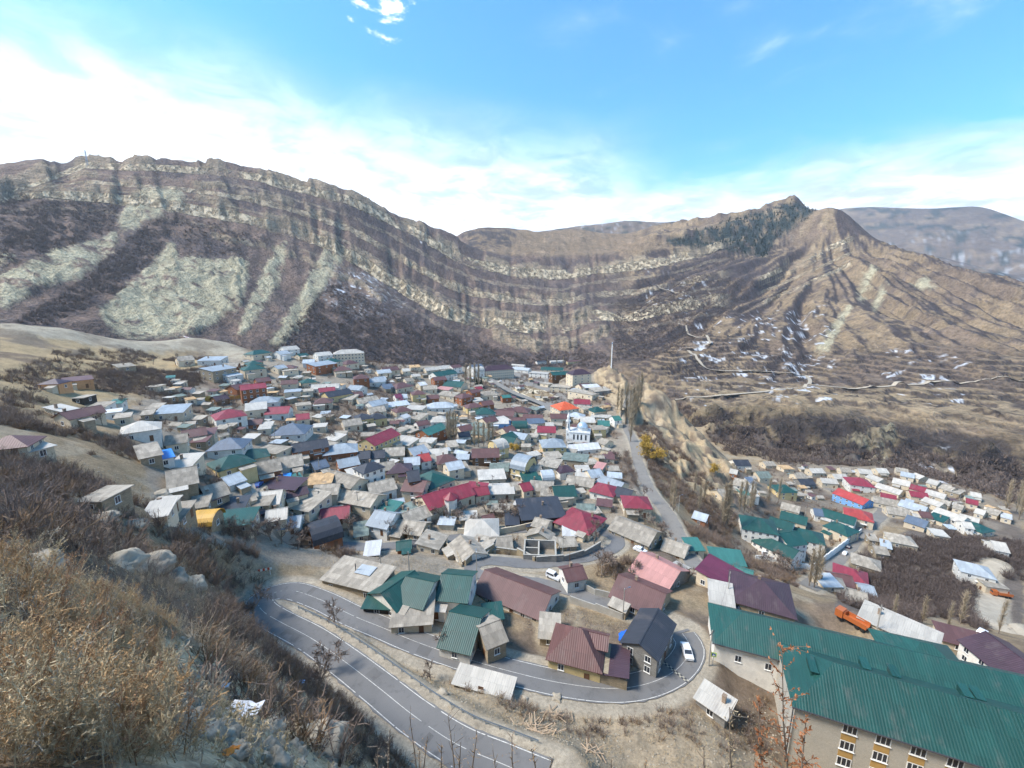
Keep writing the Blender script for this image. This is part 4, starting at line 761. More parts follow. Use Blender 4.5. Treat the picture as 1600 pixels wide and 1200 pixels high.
table(1280, 700, 5, '''402 202 500 242 8 4 g lg c; 462 272 650 332 8 4 g lg c; 582 232 712 262 9 4.5 g lg c; 482 347 600 372 7 4 g mr c; 422 372 622 412 9 4.5 g gr c; 722 282 840 312 8 4 g mr c; 702 332 840 352 8 4 g mr c; 642 402 842 462 9 4.5 g lb w dens=1.3; 522 452 700 482 9 4 g gr c; 832 382 970 432 7 4 g lg c;
692 522 850 572 9 4.5 g sb c; 922 462 1150 542 9 5 g lg w; 872 522 990 562 7 3.5 s gn c; 772 492 860 502 7 4 g br c; 1102 512 1250 552 8 4 g lg c; 1152 392 1240 412 7 4 g mr c; 1002 322 1110 352 8 4 f gr b; 1172 562 1300 612 9 4 h gn c; 1112 572 1182 582 7 5 g lg w; 972 282 1060 312 8 4 g gr c;
842 322 990 362 8 4 g lg c; 1322 462 1420 492 8 4 g gr c; 1422 522 1502 542 8 4 f wh c; 562 662 720 692 9 4 h gr c; 872 652 990 672 7 3.5 f lg c; 382 692 442 702 5 3 s gr b; 302 832 440 872 9 4 h gr b; 1342 722 1450 742 9 4.5 g lg w; 1160 892 1285 922 9 6 h lb w; 1232 1022 1400 1042 9 4.5 f gr c;
302 1062 420 1082 8 4 g bl c; 640 182 742 202 8 4 g lb c; 752 192 822 222 8 4 g lg c; 860 240 940 262 8 4 g lg c; 300 160 400 170 8 4 g lg c; 160 150 240 158 8 4 g gr c; 440 155 520 160 8 4 g lg c; 600 150 690 165 8 4 g gr c; 1060 430 1130 450 7 4 g gr c; 1230 470 1300 490 7 4 g lg c; 960 400 1030 420 7 4 g gr c;
420 760 520 775 7 3.5 g gr b; 480 740 560 760 6 3 s lb b; 260 1110 340 1130 6 3.5 g gr g; 1180 340 1260 355 7 4 g lg c''')
table(0, 500, 4, '''295 366 385 370 6 4.2 h vb p; 395 376 575 358 6 4.4 s br p dens=1.3; 378 580 500 556 6 4 g br c; 486 556 625 534 6 4 g br c; 580 530 690 526 5 4 s gr w; 695 512 775 506 5 4 s tl w; 722 604 820 592 7 3.5 f gr c; 662 574 760 562 6 4 f wh w; 722 288 830 277 7 3 s gr b; 938 412 1010 410 6 3 f gr c;
1042 356 1090 352 4 2.6 s tl w; 0 730 115 718 6 3 h br c; 612 1088 698 1086 5 4 f gr b; 960 1172 1040 1166 6 2.6 s lg c; 340 562 440 542 7 3 s lg c; 492 480 560 478 6 3 f gr d; 130 790 210 770 7 3 s lg c''')
table(1060, 880, 2.963, '''1520 390 1640 480 11 4.5 g vb w Lfix=14; 1200 312 1500 392 5 3 s br c; 845 210 1195 365 6 3.5 s lg c; 125 600 215 660 4 2.0 s lg g Lfix=5''')
table(0, 0, 1, '''716 1053 797 1075 3.4 1.2 s lg d Lfix=10.5''')
# ---------------------------------------------------------------- large and particular buildings
def block(name, FL, FR, BL, zb, ze, rise, form, rk, wk, L_=None, W_=None, parent=None, deep=3, ov=.5):
    """a building from three eave corners seen in the picture (front-left, front-right, back-left), base and eave heights"""
    a, c, d = onplane(*FL, ze), onplane(*FR, ze), onplane(*BL, ze)
    u = (c-a); L_ = L_ or u.length; u.normalize(); v = Vector((-u.y, u.x, 0)); W_ = W_ or (d-a).dot(v)
    ctr = a+u*(L_/2)+v*(W_/2); rz = math.atan2(u.y, u.x); H_ = ze-zb
    e = empty(name, (ctr.x, ctr.y, zb+ZC), rz)
    if parent: e.parent = parent
    wall_mb(form, L_, W_, H_, rise, deep).build('wall', [wk if wk in MATS else 'wall_'+wk], e)
    r_ = roof_mb(form, L_, W_, H_, rise, ov).build('roof', ['roof_'+rk], e)
    return e, r_, L_, W_, H_, rz, ctr
# the long three-storey building with the green roof
hosp = empty('hospital_building', onplane(1330, 1150, -75)+Vector((0, 0, ZC)))
tag(hosp, 'three-storey pale building with huge green metal hip roofs and ochre panels between windows', 'building')
def adopt(e, par, nm):
    e.parent = par; e.matrix_parent_inverse = par.matrix_world.inverted() if False else Matrix.Translation(-par.location); e.name = nm
    for k in ('category', 'label', 'group'):
        if k in e: del e[k]
mat_plain('panel_ochre', (.42,.26,.09), .8); mat_plain('wall_pale', (.62,.575,.49), .9, 0, .08, .6, .2, blocks=(.25, .08))
e, r_, L_, W_, H_, rz, ctr = block('front_wing', (1243, 1100), (1600, 1212), (1236, 1010), -76, -64.5, 4.2, 'h', 'gn', 'wall_pale', L_=58); adopt(e, hosp, 'front_wing')
def triple_window():
    b = MB(); w_, h_ = 1.9, 1.65
    for x0, x1 in ((-w_/2, -w_/2+.1), (w_/2-.1, w_/2), (-.36, -.27), (.27, .36)): b.box(x0, x1, 0, .09, -h_/2, h_/2, 0)
    b.box(-w_/2+.1, w_/2-.1, 0, .085, h_/2-.1, h_/2, 0); b.box(-w_/2+.1, w_/2-.1, 0, .085, -h_/2, -h_/2+.1, 0); b.box(-w_/2-.1, w_/2+.1, 0, .2, -h_/2-.08, -h_/2-.003, 0)
    b.quad([(w_/2-.1, .03, -h_/2+.1), (-w_/2+.1, .03, -h_/2+.1), (-w_/2+.1, .03, h_/2-.1), (w_/2-.1, .03, h_/2-.1)], 1)
    return b.mesh('window', ('frame_white', 'glass'))
tw = triple_window(); pb = MB(); pb.box(-.95, .95, 0, .05, -.72, .72); pm = pb.mesh('panel', ('panel_ochre',))
for k in range(12):
    x_ = -L_/2+7.4+k*4.15
    for s_ in range(3):
        put('window', tw, e, (x_, -W_/2, H_-1.5-s_*3.15), math.pi)
        if s_ < 2: put('panel', pm, e, (x_, -W_/2, H_-1.5-s_*3.15-1.58), math.pi)
# roof dormers, gutter, seams
for (u_, v_) in ((.2, .35), (.27, .3), (.42, .42), (.45, .3), (.62, .32), (.08, -.1), (.1, .05)):
    b = MB(); b.box(-.45, .45, -1.1, 1.1, 0, .9); b.slab([(-.6, -1.3, 1.0), (.6, -1.3, 1.0), (.6, 1.3, 1.15), (-.6, 1.3, 1.15)], .1)
    yv = W_/2*(1-abs(v_))*(1 if v_ > 0 else -1) if abs(u_) > .12 else v_*8
    xv = -L_/2+L_*u_ if u_ > .12 else -L_/2+3.2+u_
    zz = H_+4.2*(1-abs(yv)/(W_/2)) if u_ > .12 else H_+2.0
    b.build('dormer', ['roof_gn'], e, loc=(xv, yv*.75 if u_ > .12 else yv, zz+.1+(4.2*.25*abs(yv)/(W_/2) if u_ > .12 else 0)))
b = MB(); b.tube([(-L_/2-.55, -W_/2-.62, H_-.25), (L_/2, -W_/2-.62, H_-.25)], .12, 6); b.tube([(-L_/2-.3, -W_/2-.3, H_-.3), (-L_/2-.3, -W_/2-.3, -3)], .09, 6); b.build('gutter', ['metal_dark'], e)
b = MB()
for k in range(int(L_/.55)):                      # standing seams of the front slope
    x_ = -L_/2+k*.55; f0 = max(0, (8-(x_+L_/2))/8) if x_ < -L_/2+8 else 0
    y1 = -W_/2*f0 if f0 else 0
    za, zb_ = H_-.35+.14, H_+4.2*(1-f0)+.14
    b.box(-.02, .02, 0, 1, -.01, .045, M=Matrix.Translation((x_, -W_/2-.5, za)) @ Matrix(((1, 0, 0, 0), (0, y1+W_/2+.5, 0, 0), (0, zb_-za, 1, 0), (0, 0, 0, 1))))
b.build('seams', ['roof_gn'], e)
e, r_, L_, W_, H_, rz, ctr = block('back_wing', (1117, 1001), (1230, 1030), (1124, 946), -72.5, -66.8, 3.6, 'h', 'gn', 'w', L_=66); adopt(e, hosp, 'back_wing')
for k in range(5): put('window', win_mesh(1.2, 1.5), e, (-L_/2+4.4+k*5.2, -W_/2, 3.0), math.pi)
b = MB(); b.tube([(-L_/2-.5, -W_/2-.62, H_-.25), (L_/2, -W_/2-.62, H_-.25)], .12, 6); b.build('gutter', ['metal_dark'], e)
b = MB(); hw = 7; b.slab([(-hw, 0, 0), (0, 7.5, 2.9), (0, 0, 2.9)], .1); b.slab([(0, 0, 2.9), (0, 7.5, 2.9), (hw, 0, 0)], .1)
wv_ = roof_mb('h', 12, 11, 0, 3.4, .4); wv_.build('cross_roof', ['roof_gn'], e, loc=(L_*.02+2, W_*.28, H_+.35))
# ---- school with wings in the lower village
school = empty('school_building', at(1220, 850, 0, 150)+Vector((0, 0, ZC))); tag(school, 'pale two-storey school with several green hip-roofed wings behind a white wall', 'school')
for (q, W0, H0, f) in (((1184, 832, 1246, 860), 11, 5, 'g'), ((1236, 822, 1288, 834), 13, 8, 'h'), ((1246, 822, 1216, 841), 13, 8, 'g'), ((1168, 806, 1204, 812), 15, 8, 'h'), ((1204, 807, 1240, 818), 10, 8, 'g')):
    r = house(*q, W0, H0, f, 'gn', 'w', name='wing', cat='wing', dens=1.5, chim=False)
    HOUSES.pop(); adopt(r[0], school, 'wing')
# ---- mosque
def mosque():
    p = at(907, 689, 0, 200); z = p.z; rz = R_(-4)-math.atan2(p.x, p.y)
    m = empty('mosque', (p.x, p.y+3, z+ZC), rz); tag(m, 'small white mosque with pale dome and tall slim minaret', 'mosque')
    mat_plain('mosque_white', (.74,.73,.70), .7, 0, .06, .5); mat_plain('dome_tin', (.55,.64,.72), .3, .5, .06, .4)
    b = MB(); b.box(-6.6, 6.6, -5.5, 5.5, -3, 6.2); b.box(-6.75, 6.75, -5.65, 5.65, 5.9, 6.35); b.build('wall', ['mosque_white'], m)
    roof_mb('h', 13.2, 11, 6.35, 1.6, .3).build('roof', ['roof_wh'], m)
    b = MB(); b.lathe([(3.6, 6.5), (3.6, 8.3), (3.75, 8.3), (3.75, 8.6)], 20, cx=1.4); b.build('drum', ['mosque_white'], m)
    b = MB(); b.lathe([(3.55*math.cos(a), 8.6+3.5*math.sin(a)) for a in [math.pi/2*k/9 for k in range(9)]]+[(.12, 12.15), (.1, 13.2), (.01, 13.4)], 24, cx=1.4); b.build('dome', ['dome_tin'], m, True)
    for x_ in (-3.4, -.9, 1.3, 4.2):
        b = MB(); b.box(-.5, .5, 0, .06, -1.6, 1.3); b.quad([(-.5, .06, 1.3), (.5, .06, 1.3), (.35, .06, 1.8), (0, .06, 2.1), (-.35, .06, 1.8)][::-1]); b.build('window', ['glass'], m, loc=(x_, -5.5, 3.2), rz=math.pi)
    b = MB(); b.box(-1.25, 1.25, -1.25, 1.25, -3, 7.5); b.lathe([(1.0, 7.5), (.95, 12.6), (1.6, 13.0), (1.6, 13.9), (1.45, 13.9), (1.45, 13.2), (.8, 13.2), (.78, 15.6), (1.0, 15.7), (.95, 15.9), (.5, 17.6), (.08, 18.9), (.01, 19.8)], 12); mn = b.build('minaret', ['mosque_white'], m, loc=(-7.4, -3.6, 0))
    for zz in (4.5, 9.3, 11): b = MB(); b.box(-.22, .22, 0, .3, -.7, .7); b.build('window', ['glass'], mn, loc=(0, -1.25 if zz < 7 else -.98, zz), rz=math.pi)
mosque()
# ---- bigger houses known one by one
def named(q, W0, H0, f, rk, wk, label, **k):
    r = house(*q, W0, H0, f, rk, wk, label=label, cat='building' if H0 > 7 else 'house', **k); return r
named((521, 547, 568, 545), 13, 8.5, 'h', 'lg', 'c', 'large white two-storey hall with pale tin roof at the gorge rim', dens=1.9)
named((754, 572, 800, 569), 13, 11, 'h', 'vb', 'c', 'long cream four-storey block with brown mansard roof facing the square', dens=2.2, rise=4.5)
named((890, 578, 919, 576), 13, 12, 'h', 'vb', 'c', 'tall plain cream block with dark brown mansard roof beyond the square', dens=.8, rise=4)
r = named((868, 629, 897, 626), 13, 6, 'h', 'og', 'c', 'two-storey hall with bright orange tiled roof beside the square', dens=1.6, rise=4.2)
for k in range(5):
    b = MB(); b.box(-.6, .6, -.6, .6, 0, 1.1); b.slab([(-.8, -.8, 1.15), (.8, -.8, 1.15), (.8, .8, 1.5), (-.8, .8, 1.5)], .12); b.build('dormer', ['wall_n'], r[0], loc=(-r[3]*.3+k*r[3]*.15, -3.8, 6.6))
named((375, 602, 414, 598), 9, 9, 'g', 'mr', 'o', 'three-storey orange brick house with crimson gable roof and balconies', dens=1.5)
named((333, 643, 380, 636), 10, 5, 'h', 'mr', 'w', 'white house with steep crimson hip roof below the yellow fence')
named((560, 728, 592, 718), 8, 8.5, 'h', 'dk', 'w', 'tall white three-storey house with dark windows and charcoal roof', dens=1.6)
named((572, 686, 612, 668), 9, 6, 'g', 'mr', 'y', 'yellow two-storey house with long crimson gable roof beside bare plot', dens=1.4)
r = named((660, 775, 702, 762), 10, 5.5, 'g', 'mr', 'c', 'cream house with crimson gable roof and eight-sided corner turret', dens=1.2)
b = MB(); b.lathe([(2.4, -3), (2.4, 6.2)], 8); t_ = b.build('turret', ['wall_w'], r[0], loc=(r[3]*.25, -6.0, 0)); b = MB(); b.lathe([(2.9, 6.1), (2.85, 6.3), (.03, 8.4)], 8); b.build('turret_roof', ['roof_mr'], t_)
named((700, 764, 731, 755), 9, 4.2, 'g', 'mr', 'c', 'cream wing with crimson roof adjoining the turreted house'); named((731, 759, 759, 762), 5, 4, 's', 'mr', 'g', 'open crimson-roofed canopy at the end of the turreted house row', win=False)
e, r_, L_, W_, H_, rz, ctr = block('house', (857, 1026), (938, 1047), (876, 975), -71.2, -67.6, 3.9, 'h', 'br', 'y'); tag(e, 'yellow house with broad reddish-brown hip roof beside the road bend', 'house'); openings(e, L_, W_, H_, rz, ctr, .8)
roof_mb('g', 5.5, 4.2, 0, 1.4, .3).build('dormer', ['roof_br'], e, loc=(L_*.30, W_*.12, H_+1.4), rz=0); OCC.append((ctr.x, ctr.y, L_/2, W_/2, rz))
wall_mb('s', W_*.8, 5, 2.6, .7, 3).build('annex', ['wall_b'], e, loc=(L_/2+2.4, -.8, 0), rz=math.pi/2); roof_mb('s', W_*.8, 5, 2.7, .7, .3).build('annex_roof', ['roof_vb'], e, loc=(L_/2+2.4, -.8, 0), rz=-math.pi/2)
e, r_, L_, W_, H_, rz, ctr = block('house', (503, 905), (585, 925), (528, 872), -69.8, -66.3, .8, 's', 'gr', 'b'); tag(e, 'low stone house with wide flat weathered roof inside the hairpin bend', 'house'); openings(e, L_, W_, H_, rz, ctr, .7)
b = MB(); b.slab([(-2.2, -1.6, 0), (2.2, -1.6, 0), (2.2, 1.6, .26), (-2.2, 1.6, .26)], .05); b.build('blue_sheet', ['roof_lb'], e, loc=(L_*.08, 1.2, H_+.72)); OCC.append((ctr.x, ctr.y, L_/2, W_/2, rz))
b = MB(); b.tube([(0, 0, 0), (0, 0, 2.2)], .12, 6); b.build('stovepipe', ['metal_dark'], e, loc=(-L_*.08, .5, H_+.3))
# roofless walled building
zt = at(850, 862, 0, 60).z; a, c, d, f_ = onplane(821, 843, zt+2.8), onplane(870, 845, zt+2.8), onplane(868, 868, zt+2.8), onplane(832, 868, zt+2.8)
e = empty('roofless_building', ((a.x+d.x)/2, (a.y+d.y)/2, zt+ZC)); tag(e, 'unfinished roofless block building with white-topped walls above the bend', 'ruin')
u = (c-a).normalized(); v = Vector((-u.y, u.x, 0)); L_ = (c-a).length; W_ = -(f_-a).dot(v); e.rotation_euler = (0, 0, math.atan2(u.y, u.x))
for nm, (x0, x1, y0, y1) in (('back_wall', (-L_/2, L_/2, W_/2-.4, W_/2)), ('front_wall', (-L_/2, L_/2, -W_/2, -W_/2+.4)), ('end_wall', (-L_/2, -L_/2+.4, -W_/2+.4, W_/2-.4)), ('end_wall', (L_/2-.4, L_/2, -W_/2+.4, W_/2-.4)), ('partition', (-.6, -.2, -W_/2+.4, W_/2-.4)), ('partition', (-L_/2+.4, -.6, -.2, .2))):
    b = MB(); b.box(x0, x1, y0, y1, -3, 2.7 if nm != 'partition' else 2.5, 0); b.box(x0-.03, x1+.03, y0-.03, y1+.03, (2.7 if nm != 'partition' else 2.5)+.003, (2.7 if nm != 'partition' else 2.5)+.14, 1); b.build(nm, ['wall_g', 'concrete'], e)
OCC.append((e.location.x, e.location.y, L_/2, W_/2, e.rotation_euler[2]))
# ---------------------------------------------------------------- roads
def asphalt(name, c, cr):
    m = mat_plain(name, c, .85, 0, .12, .12, .15, .03, None, .3, stain=((c[0]*.66, c[1]*.66, c[2]*.67), .5, .54)); return m
asphalt('asphalt', (.150,.147,.145), 1); asphalt('asphalt_old', (.20,.185,.165), 1); mat_plain('paint_white', (.50,.49,.46), .8, 0, .3, 2.5, stain=((.2,.19,.18), 1.6, .52)); mat_plain('dusty', (.36,.31,.24), .95, 0, .2, .3)
def offs(P, o, dz=0.0):
    out = []
    for i, p in enumerate(P):
        t = (P[min(i+1, len(P)-1)]-P[max(i-1, 0)]); t.z = 0; t.normalize(); out.append(Vector((p.x+t.y*o, p.y-t.x*o, p.z+dz)))
    return out
def ribbon(name, P, o0, o1, mat, dz, parent=None, dash=None, cols=1, jit=0):
    b = MB(); jr = random.Random(9); rows = [[offs(P, o0+(o1-o0)*k/cols, dz)] for k in range(cols+1)]; rows = [r[0] for r in rows]; n = len(P)
    for r in rows: b.v += [(q.x+jr.gauss(0, jit), q.y+jr.gauss(0, jit), q.z+ZC) for q in r]
    for k in range(cols):
        for i in range(n-1):
            if dash and (i // dash[0]) % dash[1]: continue
            b.f.append((k*n+i, k*n+i+1, (k+1)*n+i+1, (k+1)*n+i)); b.m.append(0)
    b.f = [f[::-1] for f in b.f]
    return b.build(name, [mat], parent)
def drape(P, dz=.0):
    return [Vector((p.x, p.y, max(p.z, ground(p.x, p.y))+dz)) for p in P]
rd = ribbon('road', R_MAIN, -3.05, 3.05, 'asphalt', .06, jit=.09); tag(rd, 'asphalt mountain road with hairpin bend and white lines', 'road', kind='structure')
for o in (-2.75, 2.75): ribbon('edge_line', R_MAIN, o-.06, o+.06, 'paint_white', .066, rd)
ribbon('centre_line', R_MAIN, -.05, .05, 'paint_white', .066, rd)
for nm, P, hw, mt, lb in (('road', R_TOWN, 2.2, 'asphalt', 'narrow asphalt street curling through the lower houses'), ('road', R_SPUR, 2.9, 'asphalt_old', 'grey road along the rocky spur'), ('road', R_LOW, 3.4, 'asphalt_old', 'street beside the green-roofed school'), ('road', R_LOW2, 3.2, 'dusty', 'dusty bend among dark bushes in the lower village'),
                          ('road', R_UP, 1.9, 'asphalt', 'lane climbing between the upper houses'), ('road', R_SQ, 3.2, 'asphalt_old', 'street along the town square')):
    tag(ribbon(nm, P, -hw, hw, mt, .05, cols=1, jit=.12), lb, 'road', kind='structure')
for px_, lb in (([(1055,625),(1130,618),(1200,612),(1258,605),(1262,590),(1230,583),(1170,580),(1110,578),(1090,562),(1075,548)], 'pale winding track on the terraced slope'), ([(1600,596),(1500,600),(1420,602),(1340,608),(1262,604)], 'pale valley track under the far mountain'), ([(1070,545),(1110,535),(1075,522),(1060,505)], 'pale zigzag track climbing the far slope'), ([(1005,438),(1030,450),(1075,462)], 'short pale track near the rim')):
    P = [at(*p, 0, 500) for p in px_]; P = resample(catmull(P), 6); P = drape(P, .8); tag(ribbon('track', P, -3.2, 3.2, 'dusty', .3), lb, 'track', kind='structure')
mat_plain('kerb_dull', (.34,.32,.26), .8)
asphalt('asphalt_patch', (.122,.119,.117), 1)
for k, (i_, n_, a_, c_) in enumerate(((14, 4, -2.4, -.6), (27, 3, .3, 2.2), (44, 5, -2.3, -.4), (62, 3, .5, 2.5), (70, 2, -2.5, -.2), (96, 4, .3, 2.3), (118, 3, -2.4, -.5), (134, 5, .4, 1.6), (150, 3, -2.2, -.3))):
    if i_+n_ < len(R_MAIN): ribbon('repair_patch', R_MAIN[i_:i_+n_], a_, c_, 'asphalt_patch', .0635, rd, jit=.05)
# chequered speed bump across the road by the junction
i0 = min(range(len(R_MAIN)), key=lambda i: (R_MAIN[i]-onplane(1056, 1050, -71.2)).length)
c0, c1 = R_MAIN[i0], R_MAIN[i0+1]; tg = (c1-c0).normalized(); sd_ = Vector((tg.y, -tg.x, 0)); bump = empty('speed_bump', (c0.x, c0.y, c0.z+.06+ZC), math.atan2(sd_.y, sd_.x)); tag(bump, 'white and dark chequered speed bump across the road at the junction', 'speed bump')
for k in range(13):
    for r in (0, 1):
        b = MB(); b.box(-.22, .22, -.17, .17, 0, .05); b.build('block', ['kerb_dull' if (k+r) % 2 else 'metal_dark'], bump, loc=(-2.7+k*.45, -.18+r*.36, 0))
# guardrail on the outer edge of the upper leg
iA = min(range(len(R_MAIN)), key=lambda i: (R_MAIN[i]-onplane(440, 966, -66)).length)
G = offs(R_MAIN[2:iA], 4.3, 0)[::-1]
gr_ = empty('guardrail', (G[0].x, G[0].y, G[0].z+ZC)); tag(gr_, 'grey steel guardrail along the outer edge of the hairpin road', 'guardrail')
mat_plain('galvanised', (.24,.29,.36), .4, .6, .1, 1.0)
b = MB()
prof = [(.0, .42), (.05, .5), (0, .57), (.05, .64), (0, .72)]
n = len(G)
for (o, z) in prof: b.v += [(q.x-gr_.location.x, q.y-gr_.location.y, q.z+z+ZC-gr_.location.z) for q in offs(G, o)]
for k in range(len(prof)-1):
    for i in range(n-1): b.f.append((k*n+i, k*n+i+1, (k+1)*n+i+1, (k+1)*n+i)); b.m.append(0)
b.build('rail', ['galvanised'], gr_)
pb = MB(); pb.box(-.05, .05, -.06, .06, -.8, .7); pm = pb.mesh('post', ['galvanised'])
for q in G[::2]: put('post', pm, gr_, (q.x-gr_.location.x, q.y-gr_.location.y, q.z+ZC-gr_.location.z))
# town square and its garden
def plate(name, pix, z, mat, dz, lab=None, cat=None, kind='structure', parent=None, h=.1):
    b = MB(); b.slab([(p.x, p.y, z+dz+ZC) for p in [onplane(x, y, z) for x, y in pix]][::-1], h); o = b.build(name, [mat], parent)
    if lab: tag(o, lab, cat, kind=kind)
    return o
pl = plate('plaza', [(762,592),(800,580),(862,586),(898,618),(872,642),(815,626)], zsq, 'asphalt_old', .12, 'paved town square with kerbed garden', 'square')
mat_plain('kerb_cream', (.58,.5,.36), .9); mat_plain('bed_soil', (.24,.185,.115), .95, 0, .2, .5)
plate('garden_path', [(796,607),(823,603),(850,610),(873,621),(845,628),(821,623)], zsq, 'kerb_cream', .24, parent=pl)
for q in ([(800,607),(816,605),(828,609),(812,613)], [(819,604),(828,604),(849,610),(834,610)], [(820,616),(834,613),(848,622),(833,624)], [(838,612),(852,612),(869,620),(853,622)]): plate('flower_bed', q, zsq, 'bed_soil', .32, parent=pl)
# ---------------------------------------------------------------- walls and fences
def wall_run(name, pix, h, th, mat, label, cat='wall', zs=None, cap=None, fence=False):
    P = [at(x, y, 0, 34) if zs is None else onplane(x, y, zs) for x, y in pix]; o0 = P[0]; e = empty(name, (o0.x, o0.y, o0.z+ZC)); tag(e, label, cat)
    for a, c in zip(P, P[1:]):
        d = c-a; ln = math.hypot(d.x, d.y); rz = math.atan2(d.y, d.x); n_ = max(1, int(ln/6))
        for k in range(n_):
            q = a+d*((k+.5)/n_); z0 = min(a.z+d.z*k/n_, a.z+d.z*(k+1)/n_)
            b = MB(); b.box(-ln/n_/2, ln/n_/2, -th/2, th/2, -1.5, h)
            if cap: b.box(-ln/n_/2, ln/n_/2, -th/2-.05, th/2+.05, h+.003, h+.12, 1)
            b.build('panel' if fence else 'section', [mat] + ([cap] if cap else []), e, loc=(q.x-o0.x, q.y-o0.y, q.z-o0.z), rz=rz)
    return e
mat_plain('wall_rubble', (.36,.29,.19), .95, 0, .3, 2.5, .6, blocks=(.6, .3)); mat_plain('board_yellow', (.5,.3,.07), .8, 0, .2, 2)
for a in ((('stone_wall'), [(727,884),(742,871),(772,864),(808,868),(836,877)], 2.0, .5, 'wall_rubble', 'curved cream rubble wall on the outside of the street bend', 'wall', None, 'concrete'),
          ('block_wall', [(838,878),(880,877),(912,869),(938,856)], 1.9, .4, 'wall_g', 'grey block wall beside the street below the roofless building', 'wall', None, 'concrete'),
          ('concrete_fence', [(890,942),(930,954),(972,968)], 1.8, .25, 'concrete', 'pale concrete fence between the brown-roofed house and upper street', 'fence'),
          ('stone_wall', [(964,1042),(1000,1034),(1032,1016)], 2.0, .5, 'wall_rubble', 'ochre rubble retaining wall at the road junction', 'wall', -71.6, 'concrete'),
          ('yard_wall', [(905,917),(930,930),(960,936)], 1.7, .3, 'concrete', 'low concrete yard wall behind the little gatehouse', 'wall'),
          ('white_wall', [(1180,872),(1262,890),(1270,888),(1345,832)], 2.2, .4, 'mosque_white', 'long white boundary wall around the green-roofed school', 'wall'),
          ('board_fence', [(296,624),(330,628),(382,622)], 2.0, .12, 'board_yellow', 'bright yellow board fence on the upper hillside', 'fence'),
          ('street_wall', [(715,833),(760,838),(800,832),(836,824)], 2.2, .4, 'wall_c', 'cream yard wall below the long stone house', 'wall'),
          ('stone_wall', [(690,850),(712,868),(722,886)], 1.9, .4, 'wall_b', 'dark stone wall dropping to the street bend', 'wall')):
    wall_run(*a)
# ---------------------------------------------------------------- vegetation
def mat_leafy(name, c, var=.3):
    m, t, b = newmat(name); n = t.nodes; l = t.links
    oi = n.new('ShaderNodeObjectInfo'); g = n.new('ShaderNodeNewGeometry'); ad = n.new('ShaderNodeMath'); ad.operation = 'ADD'; l.new(oi.outputs['Random'], ad.inputs[0]); l.new(g.outputs['Random Per Island'], ad.inputs[1])
    mr = n.new('ShaderNodeMapRange'); mr.inputs[2].default_value = 2; mr.inputs[3].default_value = 1-var; mr.inputs[4].default_value = 1+var; l.new(ad.outputs[0], mr.inputs[0])
    vm = n.new('ShaderNodeVectorMath'); vm.operation = 'SCALE'; vm.inputs[0].default_value = c; l.new(mr.outputs[0], vm.inputs['Scale']); l.new(vm.outputs[0], b.inputs['Base Color'])
    b.inputs['Roughness'].default_value = .9; b.inputs['Specular IOR Level'].default_value = .1; MATS[name] = m; return m
mat_leafy('bark_grey', (.19,.155,.125)); mat_leafy('twig_mauve', (.19,.145,.12), .35); mat_leafy('twig_brown', (.20,.135,.085), .35); mat_leafy('twig_dark', (.115,.09,.08), .35); mat_leafy('twig_pale', (.36,.30,.22), .3)
mat_leafy('poplar_twig', (.36,.29,.20), .3); mat_leafy('weed_tan', (.45,.29,.15), .45); mat_leafy('weed_rust', (.30,.175,.10), .4); mat_leafy('weed_grey', (.34,.29,.22), .35); mat_leafy('weed_straw', (.47,.37,.23), .35); mat_leafy('leaf_rust', (.33,.145,.07), .4); mat_leafy('leaf_yellow', (.42,.27,.06), .35); mat_leafy('leaf_conifer', (.03,.045,.03), .3)
vr = random.Random(11)
def rv(a=1.0): return Vector((vr.gauss(0, a), vr.gauss(0, a), vr.gauss(0, a)))
def strip(b, p, d, ln, w0, w1=0, bend=.25, seg=2, m=0, up=.0):
    side = d.cross(rv()); side = side.normalized() if side.length > 1e-4 else Vector((1, 0, 0)); pts = [p.copy()]; q = p.copy(); dd = d.copy()
    for k in range(seg):
        dd = (dd+rv(bend/seg)+Vector((0, 0, up/seg))).normalized(); q = q+dd*(ln/seg); pts.append(q.copy())
    i = len(b.v)
    for k, c in enumerate(pts):
        ww = (w0+(w1-w0)*k/seg)/2; b.v.append(tuple(c-side*ww)); b.v.append(tuple(c+side*ww))
    for k in range(seg): b.f.append((i+2*k, i+2*k+1, i+2*k+3, i+2*k+2)); b.m.append(m)
    return pts, dd
def shrub_mesh(name, mat, h, spread, stems, twigs, w, flop=.5):
    b = MB()
    for _ in range(stems):
        a = vr.uniform(0, 6.28); d = Vector((math.cos(a)*spread*vr.random(), math.sin(a)*spread*vr.random(), 1)).normalized(); ln = h*vr.uniform(.55, 1.05)
        p0 = Vector((math.cos(a), math.sin(a), 0))*vr.uniform(0, .18*h); pts, dd = strip(b, p0-Vector((0, 0, .15*h)), d, ln*1.15, w*1.6, w*.6, .35, 3)
        for _k in range(twigs):
            k = vr.randint(1, 3); f = vr.random(); q = pts[k-1].lerp(pts[k], f); strip(b, q, (dd*.8+rv(flop)).normalized(), ln*vr.uniform(.18, .5), w, w*.25, .5, 2)
    return b.mesh(name, [mat])
